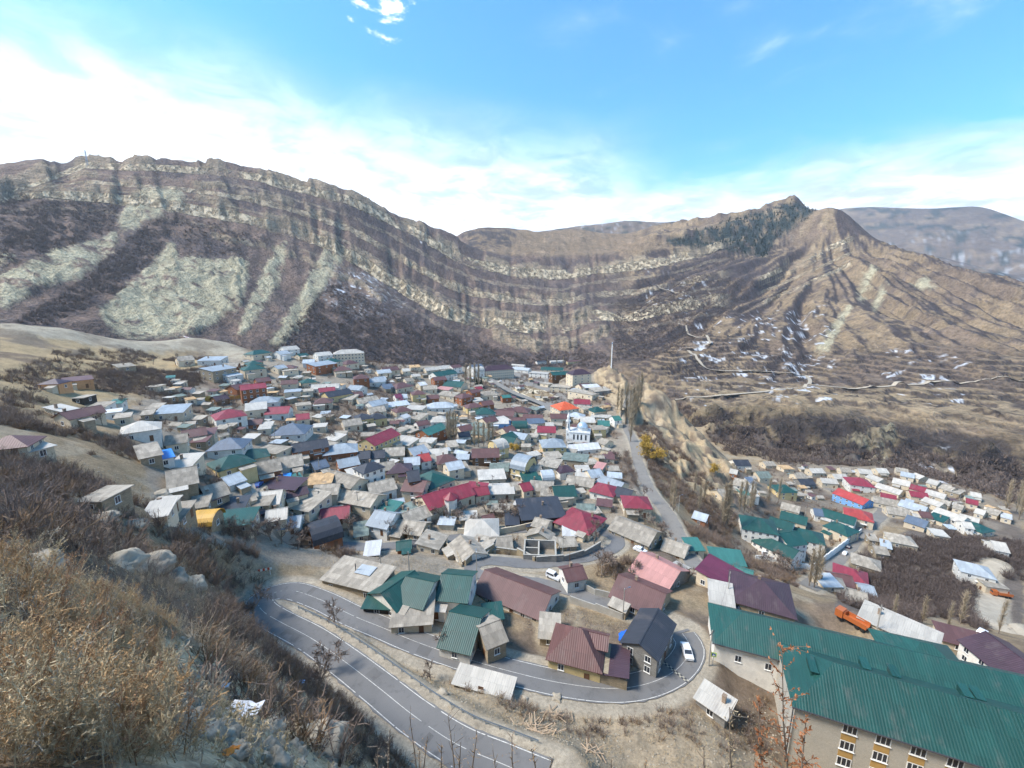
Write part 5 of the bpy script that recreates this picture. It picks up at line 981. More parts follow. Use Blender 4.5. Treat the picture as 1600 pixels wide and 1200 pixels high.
def tree_parts(h, levels=3, spread=.75, seed=0, tw=.045, ntw=5, trunk_r=None):
    """bare tree: (trunk with limbs, crown of twigs)"""
    r = random.Random(seed); bt, bc = MB(), MB()
    def grow(p, d, ln, rad, lv):
        pts = [p]; q = p.copy(); dd = d.copy(); n = 3
        for k in range(n): dd = (dd+Vector((r.gauss(0, .16), r.gauss(0, .16), r.gauss(.05, .1)))).normalized(); q = q+dd*ln/n; pts.append(q.copy())
        bt.tube(pts, [rad*(1-.5*k/n) for k in range(n+1)], 5 if lv == 0 else 3, cap=False)
        kids = r.randint(3, 5) if lv < levels else 0
        for _ in range(kids):
            f = r.uniform(.45, 1.0); i = min(int(f*n), n-1); s_ = pts[i].lerp(pts[i+1], f*n-i); a = r.uniform(0, 6.28); u = dd.orthogonal().normalized(); u.rotate(Matrix.Rotation(a, 3, dd))
            grow(s_, (dd*(1-spread*.5)+u*spread*r.uniform(.6, 1.1)+Vector((0, 0, .18))).normalized(), ln*r.uniform(.5, .75), rad*.48, lv+1)
        if lv >= levels-1:
            for _ in range(ntw):
                i = r.randint(1, n); strip(bc, pts[i], (dd+rv(.55)).normalized(), ln*r.uniform(.5, 1.0), tw, tw*.25, .5, 2)
    grow(Vector((0, 0, -.3)), Vector((0, 0, 1)), h*.42, trunk_r or h*.025, 0)
    return bt, bc
def poplar_parts(h, seed):
    r = random.Random(seed); bt, bc = MB(), MB(); bt.tube([(0, 0, -.5), (0, 0, h*.5), (r.gauss(0, .1), r.gauss(0, .1), h*.97)], [h*.014, h*.009, .02], 5, cap=False)
    for k in range(190):
        z = h*r.uniform(.08, .9); a = r.uniform(0, 6.28); out = .30+.25*math.sin(math.pi*min(1, z/h)); d = Vector((math.cos(a)*out, math.sin(a)*out, 1)).normalized()
        pts, dd = strip(bc, Vector((0, 0, z)), d, h*r.uniform(.10, .24)*(1.1-z/h*.6), .10, .04, .25, 2, up=.3)
        for _ in range(3): q = pts[r.randint(0, 2)]; strip(bc, q, (dd+rv(.35)).normalized(), h*.07, .07, .02, .3, 1)
    return bt, bc
class Kit: pass
def tree_kit(maker, n, tmat, cmat):
    out = []
    for k in range(n):
        bt, bc = maker(k); out.append((bt.mesh('trunk', [tmat]), bc.mesh('crown', [cmat])))
    return out
K_BARE = tree_kit(lambda k: tree_parts(6.0, 3, .8, 40+k, .075, 7), 5, 'bark_grey', 'twig_mauve')
K_POP = tree_kit(lambda k: poplar_parts(12.0, 70+k), 4, 'bark_grey', 'poplar_twig')
def leafy(k):
    bt, bc0 = tree_parts(7.0, 3, .8, 90+k, .05, 3); bc = MB()
    for i in range(0, len(bt.v), 5):
        p = Vector(bt.v[i])
        if p.z < 2: continue
        for _ in range(4): strip(bc, p+rv(.35), (rv()+Vector((0, 0, -.6))).normalized(), vr.uniform(.3, .7), .2, .08, .5, 1)
    return bt, bc
K_WIL = tree_kit(leafy, 2, 'bark_grey', 'leaf_yellow')
def conif(k):
    bt, bc = MB(), MB(); bt.tube([(0, 0, -.3), (0, 0, 5.6)], [.14, .02], 5, cap=False)
    for i in range(420):
        z = vr.uniform(.4, 5.8); a = vr.uniform(0, 6.28); rr2 = (6-z)*.3; strip(bc, Vector((0, 0, z)), Vector((math.cos(a), math.sin(a), -.15)).normalized(), rr2*vr.uniform(.6, 1.1), .22, .05, .2, 2)
    return bt, bc
K_CON = tree_kit(conif, 1, 'bark_grey', 'leaf_conifer')
TREES = []
def tree(kit, px, py, hpx=None, h=None, name='bare_tree', base_h=6.0, dmin=30):
    p = at(px, py, 0, dmin)
    if p is None: return
    D = p.length; h = h or hpx*D/FPX*.95/ max(.55, math.cos(math.atan2(-p.z, math.hypot(p.x, p.y))))
    tm, cm = kit[vr.randrange(len(kit))]; s_ = h/base_h
    e = empty(name, (p.x, p.y, p.z+ZC), vr.uniform(0, 6.28)); e.scale = (s_*vr.uniform(.85, 1.15),)*2+(s_,)
    put('trunk', tm, e); put('crown', cm, e); TREES.append((e, px, py, name)); return e
for (x, y, hp) in ((521,972,42),(398,975,58),(505,1050,48),(495,1085,44),(940,902,46),(928,850,38),(952,886,30),(985,905,30),(600,838,34),(640,845,30),(545,838,40),(520,842,40),(690,812,32),(705,818,30),(720,812,32),(740,822,28),(775,812,30),(790,808,30),(805,812,30),(820,808,30),(845,805,28),(660,800,30),(760,800,28),(690,1010,30),(672,1062,30),
                   (440,850,44),(465,852,46),(425,845,40),(400,846,36),(380,838,34),(480,846,40),(360,832,30),(1008,820,30),(1020,838,34),(1040,850,34),(1180,885,28),(1205,890,30),(1225,890,28),(1240,895,26),(1165,880,26),(1150,870,24),(1060,905,26),(1075,908,26),(1100,905,24),(350,640,22),(330,585,18),(300,578,18),(275,572,18),(240,570,18),(210,568,18),(185,592,20),(190,640,24),(160,665,24),(230,615,20),(260,640,20),(520,690,24),(512,660,22),
                   (545,640,20),(660,640,18),(590,655,18),(640,655,18),(860,780,24),(900,770,22),(935,760,24),(965,720,22),(985,750,24),(1005,780,28),(560,690,22),(605,605,16),(640,600,16),(690,600,16),(335,770,24),(345,745,22),(300,770,24),(275,800,26),(150,610,20),(50,625,26),(20,600,24),(90,560,16),(60,590,20)):
    tree(K_BARE, x, y, hp)
for (x, y, hp) in ((700,690,48),(704,692,52),(709,690,50),(713,688,44),(728,600,34),(735,602,36),(742,603,38),(748,602,36),(741,698,38),(748,699,42),(756,698,40),(764,696,38),(770,694,34),(978,660,62),(983,668,66),(988,660,60),(992,655,62),(996,640,55),(1001,630,50),(970,650,46),(965,640,40),(985,690,56),(1048,792,42),(1052,798,40),(1092,800,36),(1130,822,60),(1135,826,64),(1155,800,42),(1162,802,44),(1172,798,42),(1176,796,38),(1200,788,36),(1216,786,34),(1264,916,46),(1272,918,50),(1278,914,44),(1571,800,34),(1592,812,36),(1588,800,34),(953,572,18),
                   (1440,975,30),(1480,985,30),(1395,968,28),(1500,975,34),(1560,990,34),(1345,700,18),(1322,698,16),(1362,698,16),(870,570,18),(880,572,16),(855,572,16),(1100,785,34),(1085,770,32),(533,560,20),(820,612,12)):
    tree(K_POP, x, y, hp, None, 'poplar_tree', 12.0)
for (x, y, hp) in ((1012,718,34),(1028,726,36),(1006,702,28),(798,706,18),(806,708,18),(1115,745,24)): tree(K_WIL, x, y, hp, None, 'willow_tree', 7.0)
for (x, y, hp) in ((752,606,20),(833,616,9),(745,604,16)): tree(K_CON, x, y, hp, None, 'conifer_tree', 6.0)
# ---------------------------------------------------------------- scattered growth nobody could count
PX, PY = project(X, Y, Z); CELL = np.abs(np.gradient(RR)[None]*RR[None]*(AZ[1]-AZ[0]))*np.ones_like(Z)
ngen = np.random.default_rng(5)
def inhouse(x, y):
    m = np.zeros(len(x), bool)
    for hx, hy, l2, w2, rz in OCC:
        dx_, dy_ = x-hx, y-hy; c_, s_ = math.cos(rz), math.sin(rz); m |= (np.abs(dx_*c_+dy_*s_) < l2+.3) & (np.abs(-dx_*s_+dy_*c_) < w2+.3)
    return m
def pick(mask, n, clump=None):
    wgt = (mask*CELL*(1-np.clip(ROADM*1.5, 0, 1))).ravel(); wgt = wgt/wgt.sum(); k = ngen.choice(wgt.size, n, p=wgt); i, j = np.unravel_index(k, Z.shape)
    fi, fj = ngen.random(n)-.5, ngen.random(n)-.5; i2 = np.clip(i+fi, 0, NA-1.01); j2 = np.clip(j+fj, 0, NR-1.01); i0 = i2.astype(int); j0 = j2.astype(int); a = i2-i0; c = j2-j0
    def bl(F): return (F[i0, j0]*(1-a)+F[i0+1, j0]*a)*(1-c)+(F[i0, j0+1]*(1-a)+F[i0+1, j0+1]*a)*c
    return np.c_[bl(X), bl(Y), bl(Z)]
def node_group():
    g = bpy.data.node_groups.new('scatter', 'GeometryNodeTree'); g.interface.new_socket('Geometry', in_out='INPUT', socket_type='NodeSocketGeometry'); g.interface.new_socket('Variants', in_out='INPUT', socket_type='NodeSocketCollection'); g.interface.new_socket('Geometry', in_out='OUTPUT', socket_type='NodeSocketGeometry')
    n = g.nodes; gi = n.new('NodeGroupInput'); go = n.new('NodeGroupOutput'); ci = n.new('GeometryNodeCollectionInfo'); ci.inputs['Separate Children'].default_value = True; ci.inputs['Reset Children'].default_value = True
    ip = n.new('GeometryNodeInstanceOnPoints'); ip.inputs['Pick Instance'].default_value = True
    def attr(nm, ty): a = n.new('GeometryNodeInputNamedAttribute'); a.data_type = ty; a.inputs[0].default_value = nm; return a.outputs['Attribute']
    l = g.links; l.new(gi.outputs[0], ip.inputs['Points']); l.new(gi.outputs[1], ci.inputs['Collection']); l.new(ci.outputs[0], ip.inputs['Instance']); l.new(attr('vi', 'INT'), ip.inputs['Instance Index'])
    er = n.new('FunctionNodeEulerToRotation'); l.new(attr('rot', 'FLOAT_VECTOR'), er.inputs[0]); l.new(er.outputs[0], ip.inputs['Rotation']); l.new(attr('scl', 'FLOAT_VECTOR'), ip.inputs['Scale']); l.new(ip.outputs[0], go.inputs[0]); return g
NG = node_group()
def scatter(name, pts, meshes, s0, s1, label, cat, tilt=.15, squash=(1, 1)):
    pts = pts[~inhouse(pts[:, 0], pts[:, 1])]; n = len(pts)
    col = bpy.data.collections.new(name+'_kinds')
    for k, me in enumerate(meshes): col.objects.link(bpy.data.objects.new('%s_kind_%02d' % (name, k), me))
    me = bpy.data.meshes.new(name); p3 = pts.copy(); p3[:, 2] += ZC; me.vertices.add(n); me.vertices.foreach_set('co', p3.ravel())
    sc = ngen.uniform(s0, s1, n)**1.0; sv = np.c_[sc, sc, sc*ngen.uniform(squash[0], squash[1], n)]
    rot = np.c_[ngen.normal(0, tilt, n), ngen.normal(0, tilt, n), ngen.uniform(0, 6.28, n)]
    me.attributes.new('vi', 'INT', 'POINT').data.foreach_set('value', ngen.integers(0, len(meshes), n).astype(np.int32)); me.attributes.new('rot', 'FLOAT_VECTOR', 'POINT').data.foreach_set('vector', rot.ravel()); me.attributes.new('scl', 'FLOAT_VECTOR', 'POINT').data.foreach_set('vector', sv.ravel())
    o = bpy.data.objects.new(name, me); C.objects.link(o); md = o.modifiers.new('scatter', 'NODES'); md.node_group = NG
    md[[s_.identifier for s_ in NG.interface.items_tree if s_.name == 'Variants'][0]] = col
    return tag(o, label, cat, kind='stuff')
def zn(poly, lo, hi): return (inpoly(PX+wx*.8, PY+wy*.8, poly) & (D2 > lo) & (D2 < hi)).astype(float)
SH = [shrub_mesh('shrub', 'twig_mauve', 2.0, .9, 16, 7, .05) for _ in range(3)]+[shrub_mesh('shrub', 'twig_brown', 1.7, 1.1, 16, 7, .05) for _ in range(2)]
SHD = [shrub_mesh('shrub', 'twig_dark', 2.2, 1.0, 18, 8, .07) for _ in range(3)]
SHF = [shrub_mesh('shrub', 'twig_dark', 4.0, .9, 9, 5, .28) for _ in range(3)]+[shrub_mesh('shrub', 'twig_mauve', 3.6, 1.0, 9, 5, .26) for _ in range(2)]
scrub = zn([(0,640),(60,665),(200,690),(250,745),(300,800),(420,835),(480,890),(420,905),(350,925),(300,900),(250,885),(100,870),(0,860)], 40, 220)+zn([(100,548),(200,548),(335,562),(310,610),(180,640),(60,650),(0,640),(0,590)], 120, 480)*.35+zn([(130,575),(300,565),(320,600),(180,610)], 150, 480)*.6
scrub += zn([(960,690),(1000,760),(1050,830),(1140,870),(1150,800),(1060,700),(1010,660)], 140, 420)*.9+zn([(760,775),(870,770),(860,825),(700,830),(640,805)], 100, 220)*.5
scrub += zn([(500,840),(640,845),(700,870),(640,880),(500,870)], 90, 200)*.8+zn([(930,870),(1000,880),(1060,920),(1000,915),(930,900)], 90, 180)*1.0+zn([(1140,870),(1260,890),(1250,915),(1120,900)], 120, 260)*1.2
scatter('scrub', pick(scrub*(F1+.35*F2 > -.1), 6400), SH, .55, 1.5, 'leafless mauve-brown scrub covering the hillside and gullies', 'scrub')
yards = zn([(220,600),(400,555),(640,570),(960,600),(960,680),(1020,790),(960,860),(700,880),(430,860),(300,800)], 110, 520)
yards += zn([(1140,735),(1300,715),(1500,755),(1590,800),(1500,835),(1390,820),(1280,890),(1150,880)], 180, 560)*.55
scatter('yard_scrub', pick(yards*(F1 > -.08), 5600), SH, .6, 1.7, 'small leafless bushes in the yards between houses', 'bush')
dark = zn([(1330,880),(1400,850),(1480,835),(1600,850),(1600,905),(1560,900),(1540,930),(1540,985),(1460,955),(1400,985),(1310,960)], 150, 420)
scatter('dark_thicket', pick(dark, 2600), SHD, .8, 1.7, 'dense dark leafless thicket below the lower village', 'thicket')
nearz = zn([(360,900),(470,990),(560,1060),(660,1130),(720,1200),(330,1200),(300,1010)], 14, 90)+zn([(640,1040),(760,1095),(930,1170),(1200,1190),(1200,1090),(1080,1110),(900,1110),(760,1070)], 34, 100)*.35+zn([(560,980),(640,1030),(690,1040),(600,980)], 50, 110)*.6
scatter('roadside_bushes', pick(nearz*(F1+.4*F2 > -.2), 1500), SH, .35, .9, 'grey-brown leafless bushes on the banks beside the hairpin road', 'bush')
mspk = zone([(0,311),(189,318),(175,359),(118,382),(0,419)], 800, 2000)+zone([(135,433),(236,345),(287,335),(243,402),(189,453),(67,512),(20,506)], 800, 2000)+zone([(430,540),(520,440),(640,500),(820,560),(900,540),(960,560),(960,575),(430,570)], 800, 1600)*.8+zone([(280,340),(430,370),(380,400),(290,400)], 900, 1800)*.5+zone([(960,470),(1100,430),(1200,440),(1100,520),(1040,560),(960,560)], 900, 2200)*.6+zone([(1040,620),(1120,660),(1300,700),(1600,720),(1600,790),(1400,730),(1150,720)], 420, 800)*1.8
scatter('mountain_scrub', pick(np.clip(mspk, 0, 1.5)*(F1 > -.3), 17000), SHF, .7, 1.7, 'dark scrub woodland speckling the mountain slopes', 'scrub')
fz_ = zone([(1030,376),(1120,352),(1200,328),(1240,312),(1275,330),(1215,372),(1195,402),(1120,388),(1060,384)], 2000, 5000)
scatter('pine_forest', pick(fz_, 2500), [K_CON[0][1]], 1.6, 2.8, 'dark pine forest on the shoulder of the far peak', 'forest', tilt=.05)
# ---- dry weeds on the near slope
def weed_mesh(h, mat, nside, leaf, spread=.5, pl=6):
    b = MB(); pts, dd = strip(b, Vector((0, 0, -.08)), Vector((vr.gauss(0, .15), vr.gauss(0, .15), 1)).normalized(), h, .012, .005, .3, 4)
    for _ in range(nside):
        f = vr.uniform(.2, 1); i = min(int(f*4), 3); p = pts[i].lerp(pts[i+1], f*4-i); a = vr.uniform(0, 6.28); d = Vector((math.cos(a)*spread, math.sin(a)*spread, .75)).normalized(); q, d2 = strip(b, p, d, h*vr.uniform(.12, .34)*(1.25-f*.6), .006, .003, .4, 2)
        for _k in range(pl):
            t = vr.uniform(.25, 1); c = q[0].lerp(q[2], t); strip(b, c, (d2+rv(.7)).normalized(), leaf*vr.uniform(.6, 1.6), leaf*.42, leaf*.15, .5, 1)
    return b.mesh('weed', [mat])
WT = [weed_mesh(vr.uniform(.6, 1.0), 'weed_tan' if k_ < 3 else 'weed_straw', 26, .021, .5, 12) for k_ in range(6)]; WR = [weed_mesh(vr.uniform(.7, 1.1), 'weed_rust', 22, .02, .45, 12) for _ in range(2)]; WG = [weed_mesh(vr.uniform(.6, 1.0), 'weed_grey', 16, .03, .6, 3) for _ in range(3)]; WS = [weed_mesh(vr.uniform(.4, .7), 'weed_straw', 12, .06, .35, 3) for _ in range(3)]
slope = zn([(0,880),(120,845),(240,880),(300,930),(270,1010),(270,1100),(290,1200),(0,1200)], 2.7, 30)
near_t = slope*smooth(-.45, .1, F2+.5*fbm(X/2.2, Y/2.2, 3, 200))*(1/np.maximum(D2, 4)**1.3)
scatter('dry_weeds', pick(near_t, 2600), WT+WT+WR+WG, .35, 1.15, 'tall tan dry weeds with feathery seed heads on the near slope', 'weeds', .22)
gr2 = (zn([(0,640),(330,700),(480,880),(420,1000),(650,1150),(740,1200),(0,1200)], 4, 120)*(1/np.maximum(D2, 6)**1.1))
scatter('dry_grass', pick(gr2*(F2 > -.25), 4600), WS+WG, .5, 1.2, 'short straw-coloured grass tufts on the stony slope', 'grass', .3)
bank = zn([(430,935),(640,1010),(800,1070),(1000,1100),(1200,1090),(1220,1200),(760,1200),(640,1090),(500,990)], 36, 110)+zn([(460,860),(640,870),(760,900),(1000,985),(880,1010),(700,960),(560,900)], 80, 140)
scatter('bank_grass', pick(bank*(F2 > -.3), 5200), WS+WG, .6, 1.6, 'dry straw grass on the banks between the road legs', 'grass', .3)
TW = [shrub_mesh('shrub', 'twig_pale', 1.3, .8, 12, 9, .012, .45) for _ in range(3)]+[shrub_mesh('shrub', 'twig_mauve', 1.5, .8, 14, 9, .014, .5) for _ in range(2)]
tb = zn([(0,700),(120,760),(250,870),(330,920),(420,1000),(420,1090),(330,1040),(250,930),(100,880),(0,880)], 5, 60)/np.maximum(D2, 8)
scatter('twig_bushes', pick(tb, 420), TW, .7, 1.4, 'fine grey twig bushes behind the dry weeds', 'bush', .25)
# ---------------------------------------------------------------- small houses and sheds filling the gaps
frnd = random.Random(23)
def free(x, y, r):
    for hx, hy, l2, w2, rz in OCC:
        dx_, dy_ = x-hx, y-hy; c_, s_ = math.cos(rz), math.sin(rz)
        if abs(dx_*c_+dy_*s_) < l2+r*.75 and abs(-dx_*s_+dy_*c_) < w2+r*.75: return False
    return True
ROADP = [(p.x, p.y) for P in (R_MAIN, R_TOWN, R_SPUR, R_LOW, R_LOW2, R_UP, R_SQ) for p in P[::2]]
def fill(poly, n, tries=1600, forms='ssfg', roofs=('gr', 'gr', 'gr', 'lg', 'gg', 'br', 'lb', 'tn'), smin=3.5, smax=7):
    done = 0
    for _ in range(tries):
        if done >= n: break
        x = frnd.uniform(min(p[0] for p in poly), max(p[0] for p in poly)); y = frnd.uniform(min(p[1] for p in poly), max(p[1] for p in poly))
        if not inpoly(np.array([x]), np.array([y]), poly)[0]: continue
        p = at(x, y, 2, 60)
        if p is None: continue
        L_ = frnd.uniform(smin, smax); 
        if not free(p.x, p.y, L_*.55) or min((p.x-a)**2+(p.y-b_)**2 for a, b_ in ROADP) < (L_*.6+3)**2: continue
        hp = L_*FPX/p.length*.5; f = frnd.choice(forms)
        house(x-hp, y+frnd.uniform(-2, 2), x+hp, y-frnd.uniform(-2, 2), L_*frnd.uniform(.6, .85), frnd.uniform(2.2, 2.9), f, frnd.choice(roofs), frnd.choice('cbgcbw'), name='shed', cat='shed', win=frnd.random() < .5, chim=False); done += 1
    return done
fill([(250,600),(400,555),(520,560),(760,580),(960,620),(950,680),(1000,780),(900,850),(640,830),(430,800),(330,770),(280,690)], 190, 4200)
fill([(1150,745),(1300,722),(1500,760),(1580,800),(1500,830),(1380,800),(1280,775),(1170,780)], 40, 900)
# ---------------------------------------------------------------- cars
def car_mat(name, c): mat_plain(name, c, .3, .1, .03, 1, 0, 0, None, .5)
car_mat('paint_car_white', (.68,.69,.70)); car_mat('paint_car_dark', (.03,.035,.05)); car_mat('paint_car_silver', (.35,.36,.38)); car_mat('paint_car_orange', (.42,.12,.035)); car_mat('paint_car_red', (.35,.03,.03)); car_mat('paint_car_blue', (.04,.1,.3))
mat_plain('tyre', (.02,.02,.02), .9); mat_plain('lamp_clear', (.6,.6,.55), .2); mat_plain('lamp_red', (.4,.02,.02), .3)
def wheel_mesh(r, w_):
    b = MB(); b.lathe([(.02, -w_/2), (r*.6, -w_/2), (r, -w_/2*.8), (r, w_/2*.8), (r*.6, w_/2), (.02, w_/2)], 12); b.v = [(x, z, y) for x, y, z in b.v]; return b.mesh('wheel', ['tyre'])
WH = wheel_mesh(.33, .22); WHB = wheel_mesh(.5, .3)
def car(px, py, face, col, kind, label, z=None):
    p = at(px, py, 0, 40) if z is None else onplane(px, py, z)
    q = at(*face, 0, 40) if z is None else onplane(face[0], face[1], z); rz = math.atan2(q.y-p.y, q.x-p.x)
    g = ground(p.x, p.y); e = empty('van' if kind == 'van' else 'car', (p.x, p.y, max(p.z, g)+.08+ZC), rz); tag(e, label, 'van' if kind == 'van' else 'car')
    if kind == 'van': prof = [(-2.6, .3), (-2.6, 2.2), (1.5, 2.25), (2.2, 1.25), (2.7, 1.0), (2.75, .3)]; gl = (-2.3, 1.3, 1.35, 1.95); wsx = (1.55, 2.2, 2.15, 1.3); Lh, wb = 2.7, 1.7
    elif kind == 'suv': prof = [(-2.05, .35), (-2.1, .95), (-2.0, 1.75), (.3, 1.8), (.95, 1.1), (2.0, 1.0), (2.05, .4)]; gl = (-1.8, .35, 1.12, 1.62); wsx = (.36, .95, 1.72, 1.12); Lh, wb = 2.0, 1.3
    else: prof = [(-2.1, .3), (-2.12, .9), (-1.5, .98), (-1.05, 1.42), (.35, 1.44), (1.05, .95), (2.05, .82), (2.1, .35)]; gl = (-1.15, .5, .98, 1.34); wsx = (.42, 1.05, 1.38, .97); Lh, wb = 2.05, 1.3
    b = MB(); hw = .85; n = len(prof)
    for sgn in (-1, 1): b.v += [(x, sgn*(hw if z_ < 1.05 else hw*.86), z_) for x, z_ in prof]
    b.f.append(tuple(range(n))); b.m.append(0); b.f.append(tuple(range(2*n-1, n-1, -1))); b.m.append(0)
    for k in range(n): b.f.append((k, n+k, n+(k+1) % n, (k+1) % n)); b.m.append(0)
    b.f = [f[::-1] for f in b.f]; b.build('body', ['paint_car_'+col], e)
    for sgn in (-1, 1):
        y_ = sgn*(hw*.88+.02); b = MB(); m_ = (gl[0]+gl[1])/2
        for x0, x1 in ((gl[0], m_-.05), (m_+.05, gl[1])): b.box(x0, x1, y_-.02, y_+.02, gl[2], gl[3])
        b.build('side_window', ['glass'], e)
        b = MB(); b.box(Lh-.02, Lh+.08, sgn*.6-.15, sgn*.6+.15, .62, .78); b.build('headlight', ['lamp_clear'], e); b = MB(); b.box(-Lh-.13, -Lh-.03, sgn*.65-.12, sgn*.65+.12, .65, .85); b.build('tail_light', ['lamp_red'], e)
        for x_ in (-wb, wb): put('wheel', WH, e, (x_, sgn*.74, .33))
    b = MB(); b.quad([(wsx[0]+.03, -.66, wsx[2]), (wsx[1]+.03, -.72, wsx[3]), (wsx[1]+.03, .72, wsx[3]), (wsx[0]+.03, .66, wsx[2])]); b.build('windscreen', ['glass'], e)
    return e
def truck(px, py, face, label):
    p = at(px, py, 0, 60); q = at(*face, 0, 60); rz = math.atan2(q.y-p.y, q.x-p.x); e = empty('truck', (p.x, p.y, p.z+.1+ZC), rz); tag(e, label, 'truck')
    b = MB(); b.box(1.7, 3.4, -1.15, 1.15, .7, 2.7); b.build('cab', ['paint_car_orange'], e); b = MB(); b.box(3.38, 3.46, -1.0, 1.0, 1.7, 2.5); b.build('windscreen', ['glass'], e)
    b = MB(); b.box(-3.4, 1.5, -1.2, 1.2, 1.1, 1.3); b.box(-3.4, 1.5, -1.2, -1.08, 1.3, 2.3); b.box(-3.4, 1.5, 1.08, 1.2, 1.3, 2.3); b.box(1.38, 1.5, -1.08, 1.08, 1.3, 2.6); b.build('tipper_bed', ['paint_car_orange'], e)
    b = MB(); b.box(-3.3, 3.2, -.5, .5, .6, 1.05); b.build('chassis', ['metal_dark'], e)
    for x_ in (-2.6, -1.4, 2.4):
        for s_ in (-1, 1): put('wheel', WHB, e, (x_, s_*.95, .5))
car(1073, 1022, (1079, 1040), 'white', 'sedan', 'white saloon car driving round the road junction', -71.3); car(865, 904, (880, 910), 'white', 'suv', 'white off-road car parked beside the little brown-roofed gatehouse')
car(1199, 868, (1215, 872), 'white', 'van', 'white minibus parked below the green-roofed school'); car(1150, 952, (1152, 940), 'dark', 'sedan', 'dark car in the yard behind the green-roofed hospital building')
car(380, 672, (392, 668), 'silver', 'sedan', 'silver car near the crimson-roofed white house'); car(468, 731, (482, 728), 'white', 'sedan', 'white car by the long grey-roofed brick house'); car(829, 702, (842, 698), 'white', 'sedan', 'white car parked below the yellow house near the mosque'); car(822, 690, (834, 687), 'silver', 'sedan', 'silver car beside the bare trees near the mosque')
car(410, 803, (404, 790), 'dark', 'sedan', 'dark car on the lane under the charcoal shed roof'); car(404, 760, (415, 752), 'blue', 'sedan', 'dark blue car at the top of the climbing lane'); car(1000, 862, (1012, 866), 'white', 'sedan', 'white car under bare trees beyond the street bend'); car(1326, 856, (1333, 849), 'dark', 'sedan', 'black car on the street beside the school wall'); car(1338, 842, (1346, 834), 'blue', 'sedan', 'blue car on the street beside the school wall'); car(1320, 866, (1328, 858), 'white', 'sedan', 'white car on the street beside the school wall')
car(1533, 992, (1545, 988), 'white', 'sedan', 'white car on the dusty bend among dark bushes'); car(800, 600, (806, 602), 'silver', 'sedan', 'silver car on the town square'); car(812, 640, (820, 646), 'dark', 'sedan', 'dark car on the street along the square'); car(782, 596, (788, 598), 'white', 'sedan', 'white car at the far corner of the square')
truck(1330, 975, (1306, 966), 'orange tipper truck behind the green-roofed hospital'); truck(1563, 932, (1553, 930), 'orange tipper truck on the dusty lower bend')
# ---------------------------------------------------------------- poles and wires
PM = MB(); PM.tube([(0, 0, -1), (0, 0, 8.2)], [.16, .10], 6); PM = PM.mesh('shaft', ['concrete']); PW = MB(); PW.tube([(0, 0, -1), (0, 0, 7.6)], [.13, .09], 6); PW = PW.mesh('shaft', ['wood_door'])
CA = MB(); CA.box(-.9, .9, -.05, .05, 7.4, 7.52); [CA.tube([(x_, 0, 7.52), (x_, 0, 7.72)], .05, 5) for x_ in (-.8, -.3, .3, .8)]; CA = CA.mesh('crossarm', ['metal_dark'])
LM = MB(); LM.tube([(0, 0, 7.8), (.6, 0, 8.2), (1.2, 0, 8.25)], .04, 5); LM.box(1.0, 1.6, -.12, .12, 8.16, 8.3); LM = LM.mesh('lamp_arm', ['galvanised'])
POLES = []
def pole(px, py, label, lamp=False, wood=False, s_=1.0, z=None):
    p = at(px, py, 0, 34) if z is None else onplane(px, py, z); e = empty('street_lamp' if lamp else 'utility_pole', (p.x, p.y, p.z+ZC), vr.uniform(0, 3)); e.scale = (s_, s_, s_); tag(e, label, 'lamp post' if lamp else 'pole')
    put('shaft', PW if wood else PM, e); put('lamp_arm' if lamp else 'crossarm', LM if lamp else CA, e); POLES.append(p+Vector((0, 0, 7.6*s_))); return e
for a in ((879, 875, 'grey utility pole beside the roofless building', False), (890, 884, 'short wooden pole on the street kerb above the white off-road car', False, True, .7), (973, 968, 'street lamp by the concrete fence above the brown hip roof', True), (1369, 990, 'tall pole rising behind the flat tan roof', False), (1136, 938, 'pole between the wine-red and purple-brown roofs', False), (745, 905, 'lamp post at the tip of the street bend', True), (640, 905, 'pole behind the green gable roofs inside the hairpin', False),
          (1107, 1040, 'pole beside the junction at the white hospital wall', False), (597, 912, 'pole beside the flat weathered roof', False), (1060, 800, 'lamp post on the spur road wall', True), (1010, 742, 'lamp post midway along the spur road', True), (985, 672, 'lamp post high on the spur road', True), (560, 800, 'pole beside the charcoal barrel-roofed brick house', False), (690, 760, 'pole behind the turreted crimson house', False), (770, 770, 'pole above the bare orchard', False), (850, 745, 'pole below the long grey-roofed row', False),
          (500, 745, 'pole among grey roofs at the climbing lane', False), (430, 690, 'pole beside the slate-blue hip roof', False), (360, 690, 'pole in front of the crimson hip-roofed house', False), (620, 690, 'pole beside the long crimson gable roof', False), (1257, 810, 'pole in the school yard', False), (1315, 752, 'pole near the blue building with red roof', False), (1497, 792, 'pole among the pale roofs of the lower village', False), (1275, 905, 'pole at the school street corner', False), (930, 800, 'pole beside the crimson hip roof above the street', False)):
    pole(*a)
def wire(a, c, sag, label):
    b = MB(); P = [a.lerp(c, k/10)-Vector((0, 0, sag*4*(k/10)*(1-k/10))) for k in range(11)]; b.tube([(p.x, p.y, p.z+ZC) for p in P], .018, 3, cap=False); tag(b.build('power_cable', ['metal_dark']), label, 'cable')
